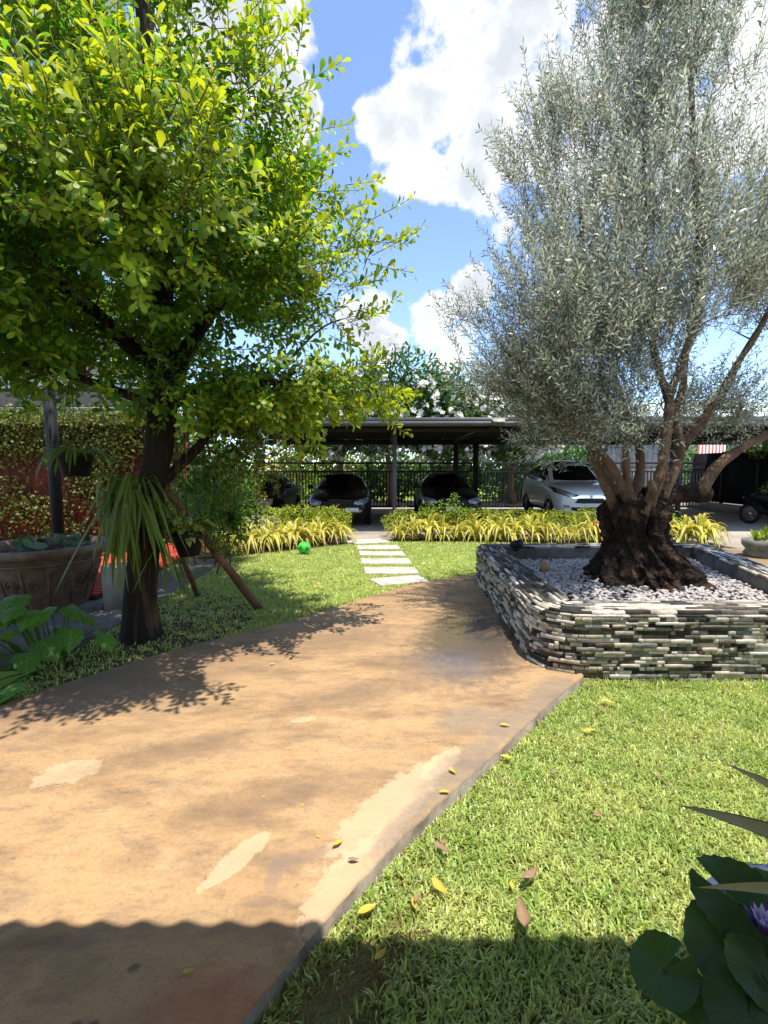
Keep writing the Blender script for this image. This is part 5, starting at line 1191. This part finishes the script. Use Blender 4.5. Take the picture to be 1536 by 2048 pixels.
def sed(w=.86, H=1.43, hood=.92, L=4.5, zs=0):
    f = -L / 2; h = hood
    return [(f, w * .72, .34, .50, h - .30, h - .26, w * .5), (f + .05, w * .84, .26, .48, h - .25, h - .20, w * .6), (f + .22, w * .94, .21, .50, h - .16, h - .10, w * .66), (f + .7, w, .20, .55, h - .08, h - .02, w * .7), (f + 1.22, w, .20, .58, h - .03, h + .045, w * .72), (f + 1.32, w, .20, .58, h, h + .09, w * .71),
            (f + 1.98, w, .20, .60, h + .03, H - .05, w * .60), (f + 2.3, w, .20, .60, h + .03, H, w * .60), (f + 3.0, w, .20, .60, h + .04, H - .02, w * .60), (f + 3.25, w, .2, .6, h + .04, H - .08, w * .60), (f + 3.85, w, .2, .6, h + .02, h + .12, w * .68), (L / 2 - .12, w * .93, .24, .6, h - .05, h + .06, w * .66), (L / 2, w * .82, .34, .58, h - .2, h - .08, w * .6)]
def feats_sedan(hood, H, w, L, lamp, amber=False, plate_x=0., chrome=True):
    f = -L / 2
    def fn(patch, root):
        patch('windscreen', M['glass_dark'], [(-.55 * w / .86, H - .075), (0, H - .055), (.55 * w / .86, H - .075)], [(-.72 * w / .86, hood + .085), (0, hood + .07), (.72 * w / .86, hood + .085)], 'f')
        for s, v in ((-1, 'l'), (1, 'r')):
            patch('side_window', M['glass_dark'], [(f + 2.0, H - .12), (f + 2.4, H - .09), (f + 2.9, H - .10), (f + 3.25, H - .16)], [(f + 1.62, hood + .06), (f + 2.3, hood + .05), (f + 3.0, hood + .06), (f + 3.5, hood + .08)], v, nu=14)
            if lamp == 'wedge':
                hl = patch('headlamp', M['lamp'], [(s * .42 * w / .86, hood - .235), (s * .60 * w / .86, hood - .19), (s * .79 * w / .86, hood - .14)], [(s * .44 * w / .86, hood - .315), (s * .62 * w / .86, hood - .325), (s * .80 * w / .86, hood - .26)], 'f', .012)
            else:
                hl = patch('headlamp', M['lamp'], [(s * .40 * w / .86, hood - .20), (s * .52, hood - .195), (s * .64, hood - .19)], [(s * .40 * w / .86, hood - .37), (s * .52, hood - .37), (s * .64, hood - .36)], 'f', .012)
                patch('indicator', M['amber'], [(s * .645, hood - .20), (s * .68, hood - .20), (s * .72, hood - .20)], [(s * .645, hood - .35), (s * .68, hood - .35), (s * .72, hood - .34)], 'f', .012)
            patch('fog_lamp', M['lamp'], [(s * .48, .47), (s * .56, .475), (s * .64, .48)], [(s * .49, .41), (s * .56, .41), (s * .63, .42)], 'f', .01)
        patch('grille', M['plastic'], [(-.38, hood - .235), (0, hood - .225), (.38, hood - .235)], [(-.34, hood - .33), (0, hood - .34), (.34, hood - .33)], 'f', .008)
        if chrome: patch('chrome_strip', M['chrome'], [(-.39, hood - .215), (0, hood - .20), (.39, hood - .215)], [(-.39, hood - .232), (0, hood - .222), (.39, hood - .232)], 'f', .014, nv=2)
        patch('lower_intake', M['plastic'], [(-.42, .42), (0, .43), (.42, .42)], [(-.40, .32), (0, .31), (.40, .32)], 'f', .008)
        patch('number_plate', M['plate'], [(plate_x - .17, .53), (plate_x, .53), (plate_x + .17, .53)], [(plate_x - .17, .43), (plate_x, .43), (plate_x + .17, .43)], 'f', .02, nv=2)
    return fn
car('parked_car', 'black boxy older car with amber indicator, leftmost under the carport', (-3.78, 14.75, -.012), 0, sed(.84, 1.42, .93, 4.4), M['paint_black'], feats_sedan(.93, 1.42, .84, 4.4, 'box'), [(-1.35, .30, .84), (1.25, .30, .84)], (-.62, 1.03, .88, M['paint_black']))
car('parked_car', 'glossy black saloon car left of the carport post', (-1.28, 14.48, -.012), R(1.5), sed(.87, 1.44, .93, 4.6), M['paint_black2'], feats_sedan(.93, 1.44, .87, 4.6, 'wedge', plate_x=.38), [(-1.42, .31, .87), (1.3, .31, .87)], (-.70, 1.03, .91, M['paint_black2']))
car('parked_car', 'black saloon car right of the carport post behind the hedge', (1.90, 14.75, -.012), R(-1.5), sed(.87, 1.45, .95, 4.6), M['paint_black'], feats_sedan(.95, 1.45, .87, 4.6, 'wedge'), [(-1.42, .31, .87), (1.3, .31, .87)], (-.70, 1.05, .91, M['paint_black']))
def suv():
    L, w, H, h = 4.55, .94, 1.84, 1.09; f = -L / 2
    st = [(f, w * .74, .36, .58, h - .30, h - .24, w * .5), (f + .06, w * .86, .28, .56, h - .24, h - .17, w * .6), (f + .26, w * .96, .23, .60, h - .13, h - .06, w * .68), (f + .7, w, .22, .62, h - .05, h + .02, w * .72), (f + 1.12, w, .22, .64, h, h + .08, w * .74), (f + 1.22, w, .22, .64, h + .02, h + .12, w * .73),
          (f + 1.85, w, .22, .66, h + .05, H - .06, w * .64), (f + 2.2, w, .22, .66, h + .06, H, w * .64), (f + 3.2, w, .22, .66, h + .08, H - .01, w * .64), (f + 3.8, w, .22, .66, h + .12, H - .07, w * .62), (f + 4.2, w * .97, .26, .68, h + .1, h + .28, w * .68), (f + 4.42, w * .92, .3, .68, h, h + .1, w * .7), (L / 2, w * .84, .36, .65, h - .15, h - .05, w * .66)]
    def fn(patch, root):
        patch('windscreen', M['glass_dark'], [(-.62, H - .085), (0, H - .065), (.62, H - .085)], [(-.79, h + .12), (0, h + .10), (.79, h + .12)], 'f')
        for s, v in ((-1, 'l'), (1, 'r')):
            patch('side_window', M['glass_dark'], [(f + 1.95, H - .15), (f + 2.5, H - .12), (f + 3.2, H - .14), (f + 3.75, H - .24)], [(f + 1.5, h + .10), (f + 2.3, h + .09), (f + 3.2, h + .12), (f + 3.9, h + .2)], v, nu=16)
            hs = patch('headlamp_surround', M['plastic'], [(s * .36, h - .27), (s * .60, h - .20), (s * .88, h - .06)], [(s * .34, h - .345), (s * .60, h - .335), (s * .885, h - .22)], 'f', .010, nu=14)
            patch('lens', M['lamp'], [(s * .44, h - .262), (s * .62, h - .215), (s * .84, h - .11)], [(s * .44, h - .325), (s * .62, h - .315), (s * .84, h - .21)], 'f', .018, nu=12, parent=hs)
            patch('chrome_wing', M['chrome'], [(s * .04, h - .29), (s * .25, h - .275), (s * .45, h - .335), (s * .60, h - .325)], [(s * .04, h - .36), (s * .25, h - .36), (s * .45, h - .375), (s * .60, h - .35)], 'f', .022, nu=12)
            patch('sill_trim', M['plastic'], [(f + 1.3, .36), (f + 2.2, .36), (f + 3.2, .36)], [(f + 1.3, .27), (f + 2.2, .27), (f + 3.2, .27)], v, .012, nu=12, nv=3)
            patch('fog_lamp', M['lamp'], [(s * .58, .52), (s * .66, .53), (s * .74, .54)], [(s * .58, .45), (s * .66, .45), (s * .74, .46)], 'f', .012)
        patch('grille', M['plastic'], [(-.34, h - .37), (0, h - .37), (.34, h - .37)], [(-.44, h - .50), (0, h - .52), (.44, h - .50)], 'f', .010)
        patch('lower_intake', M['plastic'], [(-.55, .47), (0, .47), (.55, .47)], [(-.50, .36), (0, .35), (.50, .36)], 'f', .010)
        patch('number_plate', M['plate'], [(-.17, .58), (0, .58), (.17, .58)], [(-.17, .48), (0, .48), (.17, .48)], 'f', .02, nv=2)
    return st, fn
st_, fn_ = suv()
car('parked_car', 'white crossover car at the right, partly behind the olive trunk', (5.95, 15.35, -.012), R(-3), st_, M['paint_white'], fn_, [(-1.40, .35, .92), (1.26, .35, .92)], (-.66, 1.20, 1.0, M['paint_white']))

# motorcycle at the right edge
mc = thing('motorcycle', 'dark motorcycle parked at the right edge of the driveway', 'motorcycle', (10.55, 12.5, -.012), R(20))
for y in (-.62, .62):
    a = np.linspace(0, 2 * np.pi, 29); w_ = MB().tube(np.stack([0 * a, y + .25 * np.cos(a), .30 + .25 * np.sin(a)], 1), .05, 8, False).obj('wheel', M['tyre'], mc, True); rb = MB()
    rb.tube([(-.05, y, .30), (.05, y, .30)], .06, 12)
    for k5 in range(6): rb.tube([(0, y, .3), (0, y + .22 * math.cos(k5 * 1.047), .3 + .22 * math.sin(k5 * 1.047))], .010, 5)
    rb.obj('spokes', M['rim'], w_)
MB().tube(bez([(0, -.62, .62), (0, -.42, .78), (0, -.30, .60), (0, -.1, .38), (0, .25, .40), (0, .6, .66), (0, .82, .74)], 16), [.07, .09, .08, .09, .12, .13, .13, .13, .13, .12, .12, .12, .11, .09, .07, .04], 10).obj('body', M['paint_black'], mc, True)
MB().tube(bez([(0, -.05, .72), (0, .25, .78), (0, .6, .80)], 8), [.06, .11, .12, .12, .12, .11, .10, .06], 10).obj('seat', M['plastic'], mc, True)
MB().tube([(0, -.62, .30), (0, -.48, .62), (0, -.40, .95)], .03, 8).obj('fork', M['grey_steel'], mc, True); MB().tube(bez([(-.34, -.28, 1.0), (-.15, -.38, .98), (.15, -.38, .98), (.34, -.28, 1.0)], 10), .016, 8).obj('handlebar', M['plastic'], mc, True)
MB().tube([(0, -.40, .84), (0, -.52, .84)], [.09, .08], 14).obj('headlamp', M['lamp'], mc, True)
MB().tube([(-.02, -.40, .57), (0, -.62, .60), (0, -.85, .50)], [.05, .06, .03], 8).obj('mudguard', M['paint_black'], mc, True)

# ------------------------------------------------------------------ water-lily jar in the foreground
lj = thing('lily_jar', 'blue and white ceramic jar of water lilies in the right foreground', 'pot', (1.06, .90, -.09))
MB().lathe([(0, 0), (.16, 0), (.18, .03), (.25, .22), (.275, .36), (.285, .45), (.295, .49), (.325, .505), (.325, .52), (.29, .52), (.28, .48), (.28, .42)], n=48).obj('jar', M['ceramic'], lj, True)
MB().lathe([(0, .47), (.278, .47)], n=40).obj('water', M['water'], lj)
wl = thing('water_lily', 'dark round scalloped lily leaves with a pale violet bloom over the jar', 'plant', (1.00, .90, .37))
pads = [(-.16, .11, .155, .100, (.50, -.10, 2.3)), (-.22, .06, .105, .090, (.30, -.30, .9)), (-.375, .04, .06, .070, (.30, -.20, .4)), (-.28, .01, .060, .092, (.05, -.35, 1.9)), (-.20, -.01, .11, .070, (.30, .1, 5.0)), (-.06, .15, .11, .085, (.4, .2, 3.5)), (-.27, -.07, .09, .082, (.1, -.1, 1.0)), (.02, .05, .13, .10, (.1, .1, 2.5)), (-.12, -.08, .10, .09, (-.1, -.2, 4.2)), (.15, .0, .14, .10, (0, .2, 0)), (-.14, .06, .07, .10, (.1, 0, 1.2)), (.1, -.15, .1, .1, (0, .1, 3)), (-.32, -.04, .0, .085, (.0, -.5, 2.4)), (-.22, -.14, .05, .09, (-.1, -.2, .4))]
lm = [pad_mesh('leaf', M['lily'], .14, .10, .12, 40, .022), pad_mesh('leaf', M['lily'], .22, .14, -.06, 40, .02)]
stm = MB()
for i, (x, y, z, s, rot) in enumerate(pads):
    o = link(bpy.data.objects.new('leaf', lm[i % 2]), wl); o.location = (x, y, z); o.scale = (s, s, s); o.rotation_mode = 'ZYX'; o.rotation_euler = rot
    stm.tube(bez([(x * .4, y * .4, .01), (x * .8, y * .8, z * .6), (x, y, z)], 7), .005, 5)
fl_c = np.array([-.155, .045, .145]); stm.tube(bez([(-.03, .0, .01), (-.08, .04, .15), tuple(fl_c)], 6), .005, 5); stm.obj('stems', M['lily'], wl, True)
for ring, (n_, el_, L_, m_) in enumerate(((8, .75, .062, M['petal_d']), (9, 1.0, .060, M['petal']), (7, 1.25, .05, M['petal']))):
    V, t3, q4 = leaves(np.zeros((1, 3)), np.array([[1., 0, 0]]), np.array([[0, 0, 1.]]), L_, L_ * .34, [(.3, .4), (.65, .45)], -.15); pm_ = MB().add(V, t3, q4).mesh('petal', m_)
    for i in range(n_):
        o = link(bpy.data.objects.new('petal', pm_), wl); o.location = tuple(fl_c); o.rotation_euler = (0, -el_, i * 2 * math.pi / n_ + ring * .4)
# spiky agave-like plant reaching in from the right
ag = thing('sword_leaf_plant', 'potted plant whose long pointed leaves with dark edges enter from the right', 'plant', (1.52, 1.08, -.09))
MB().lathe([(0, 0), (.14, 0), (.18, .30), (.20, .32), (.20, .36), (.17, .36), (.16, .31), (0, .31)], n=28).obj('pot', M['terra'], ag, True)
def sword(a, b, w, sag, nrm=(0, -.6, .8)):
    a, b = np.array(a, float), np.array(b, float); n = 14; d = unit(b - a); side = unit(np.cross(d, nrm)); up = np.cross(side, d); V = []; F = []; mi = []
    for i in range(n + 1):
        t = i / n; c = a + (b - a) * t + np.array([0, 0, sag * 4 * t * (1 - t)]); ww = w * (.8 + .5 * t) * (1 - t ** 1.8) + .0012
        for s in (-1, -.84, 0, .84, 1): V.append(c + side * s * ww * .5 + up * (abs(s) - .5) * ww * .14)
    for i in range(n):
        for k in range(4): F.append((i * 5 + k, i * 5 + k + 1, i * 5 + 6 + k, i * 5 + 5 + k)); mi.append(1 if k in (0, 3) else 0)
    o = link(bpy.data.objects.new('leaf', mesh_np('leaf', V, [F], True, [M['agave'], M['agave_e']], mi)), ag); return o
AO = np.array([1.52, 1.08, -.09])
for a, b, w, sag in [((1.44, 1.02, .45), (.865, 1.28, .565), .072, .035), ((1.47, 1.10, .42), (1.04, 1.34, .655), .062, .03), ((1.44, .98, .40), (.735, 1.0, .575), .060, .06), ((1.5, 1.15, .3), (1.5, 1.7, .8), .05, .1), ((1.58, 1.1, .3), (2.1, 1.3, .8), .05, .1), ((1.53, 1.0, .3), (1.6, .5, .9), .05, .1), ((1.52, 1.1, .3), (1.6, 1.2, 1.0), .05, .0), ((1.55, 1.05, .3), (1.9, .7, .8), .05, .1)]:
    sword(np.array(a) - AO, np.array(b) - AO, w, sag)

# ------------------------------------------------------------------ fallen leaves
def fallen_mesh(m, curl, seed, prof=((.2, .3), (.5, .5), (.8, .32)), stalk=True):
    rng = np.random.default_rng(seed); b = MB(); V = []; F = []; n = 7
    for i in range(n):
        t = i / (n - 1); w = .19 * math.sin(math.pi * min(1, t * .96 + .02) ** .8) + .004; z = curl * (t - .5) ** 2 + .02; x = t - .5; y = .16 * curl * (t - .5) ** 2
        for s in (-1, 0, 1): V.append((x, y + s * w, z + abs(s) * w * (.5 + curl) * .8 + rng.normal(0, .012)))
    for i in range(n - 1):
        for k in range(2): F.append((i * 3 + k, i * 3 + k + 1, i * 3 + 4 + k, i * 3 + 3 + k))
    b.add(V, F); b.tube([(-.5, 0, .03), (-.62, .03, .02)], .012, 4); return b.mesh('blade', m, True)
FM = {('y', 0): fallen_mesh(M['leaf_y'], .25, 1), ('y', 1): fallen_mesh(M['leaf_y'], .7, 2), ('b', 0): fallen_mesh(M['leaf_b'], .5, 3), ('b', 1): fallen_mesh(M['leaf_b'], 1.0, 4)}
def fallen(x, y, z, s, a, kind, label, group=None, tilt=0.):
    o = link(bpy.data.objects.new('fallen_leaf', FM[kind])); o.location = (x, y, z); o.scale = (s, s, s); o.rotation_euler = (tilt, tilt * .5, a); tag(o, label, 'leaf', group)
LZ = -.035
fallen(0.21, 1.62, -0.040, 0.085, -0.9, ('y', 1), 'large yellow leaf on the sunlit lawn beside the path corner')
fallen(-0.06, 1.54, -0.040, 0.075, 0.5, ('y', 0), 'broad pale yellow leaf on the lawn against the path edge')
fallen(-0.01, 1.38, -0.040, 0.055, 0.8, ('y', 1), 'yellow leaf lying on the shaded grass by the path corner')
fallen(0.11, 1.56, -0.040, 0.050, 1.8, ('y', 1), 'small olive-yellow leaf upright in the grass near the path edge')
fallen(0.49, 1.50, -0.040, 0.120, 1.5, ('b', 1), 'long curved brown leaf on the lawn near the shadow edge')
fallen(0.57, 1.67, -0.040, 0.090, 0.6, ('b', 1), 'curled brown leaf in the middle of the front lawn')
fallen(0.49, 1.64, -0.040, 0.040, 1.5, ('y', 0), 'small pale leaf beside the curled brown leaf on the lawn')
fallen(1.53, 3.04, -0.040, 0.090, -0.5, ('y', 0), 'yellow leaf on the lawn close below the planter')
fallen(1.25, 2.69, -0.040, 0.080, 0.2, ('y', 0), 'pale yellow leaf on the lawn right of the path edge')
fallen(0.68, 2.43, -0.040, 0.070, -0.3, ('y', 0), 'yellow leaf on the lawn edge halfway along the path')
fallen(0.35, 2.24, 0.009, 0.050, -0.9, ('y', 1), 'yellow leaf at the path edge, upper of two near each other')
fallen(0.29, 2.09, 0.009, 0.050, 0.1, ('y', 0), 'yellow leaf at the path edge, lower of two near each other')
fallen(-0.19, 1.78, 0.009, 0.050, 0.7, ('y', 1), 'golden leaf on the pale worn strip of the path')
fallen(-0.12, 1.70, 0.009, 0.045, 0.0, ('b', 0), 'round brown leaf on the pale worn strip of the path')
fallen(0.73, 2.67, 0.009, 0.060, -0.2, ('y', 0), 'yellow leaf on the path below the planter corner')
fallen(-0.60, 1.29, 0.009, 0.035, 0.3, ('y', 1), 'small green-yellow leaf on the shaded path near the painted orange glow')
fallen(0.24, 1.81, -0.040, 0.080, -0.7, ('b', 0), 'dry brown leaf on the lawn above the large yellow leaf')
fallen(0.89, 2.30, -0.040, 0.050, 0.4, ('b', 0), 'brown leaf on the lawn, between path and planter shade')
fallen(0.98, 1.99, -0.040, 0.050, 0.2, ('b', 1), 'brown leaf on the bright lawn, left of the sword leaves')
fallen(1.67, 1.90, -0.040, 0.060, -0.5, ('b', 1), 'brown leaf on the lawn beneath the sword leaf tip')
fallen(-0.88, 3.55, 0.009, 0.050, 0.4, ('y', 0), 'leaf on the path within the tree shadow')
fallen(-2.00, 3.84, 0.000, 0.060, 0.2, ('y', 1), 'orange-yellow leaf at the path edge below the tree trunk')
fallen(1.43, 2.28, -0.040, 0.050, 1.1, ('b', 0), 'pale brown leaf in the middle of the sunlit front lawn')
rg = random.Random(77); NL = 0
while NL < 34:
    x, y = rg.uniform(-.2, 2.9), rg.uniform(1.3, 3.3)
    if in_poly(np.array([[x, y]]), LAWN_R)[0]:
        fallen(x, y, LZ + rg.uniform(-.01, .008), rg.uniform(.03, .05), rg.uniform(0, 6.28), ('b', rg.randrange(2)), 'small curled brown leaf caught in the front lawn grass', 'small dry leaves on the front lawn', rg.uniform(-.5, .5)); NL += 1
NL = 0
while NL < 40:
    x, y = rg.uniform(-2.6, -.6), rg.uniform(3.2, 6.4)
    if in_poly(np.array([[x, y]]), LAWN_M)[0]:
        fallen(x, y, .008, rg.uniform(.045, .075), rg.uniform(0, 6.28), (rg.choice('yb'), rg.randrange(2)), 'dead leaf littering the shaded ground under the leafy tree', 'leaf litter under the tree', rg.uniform(-.4, .4)); NL += 1
NL = 0
while NL < 9:
    x, y = rg.uniform(-1.8, .8), rg.uniform(1.6, 3.9)
    if in_poly(np.array([[x, y]]), PATH)[0]:
        fallen(x, y, .002, rg.uniform(.016, .024), rg.uniform(0, 6.28), ('y', 0), 'tiny yellow leaf flake on the sunlit path', 'leaf flakes on the path'); NL += 1
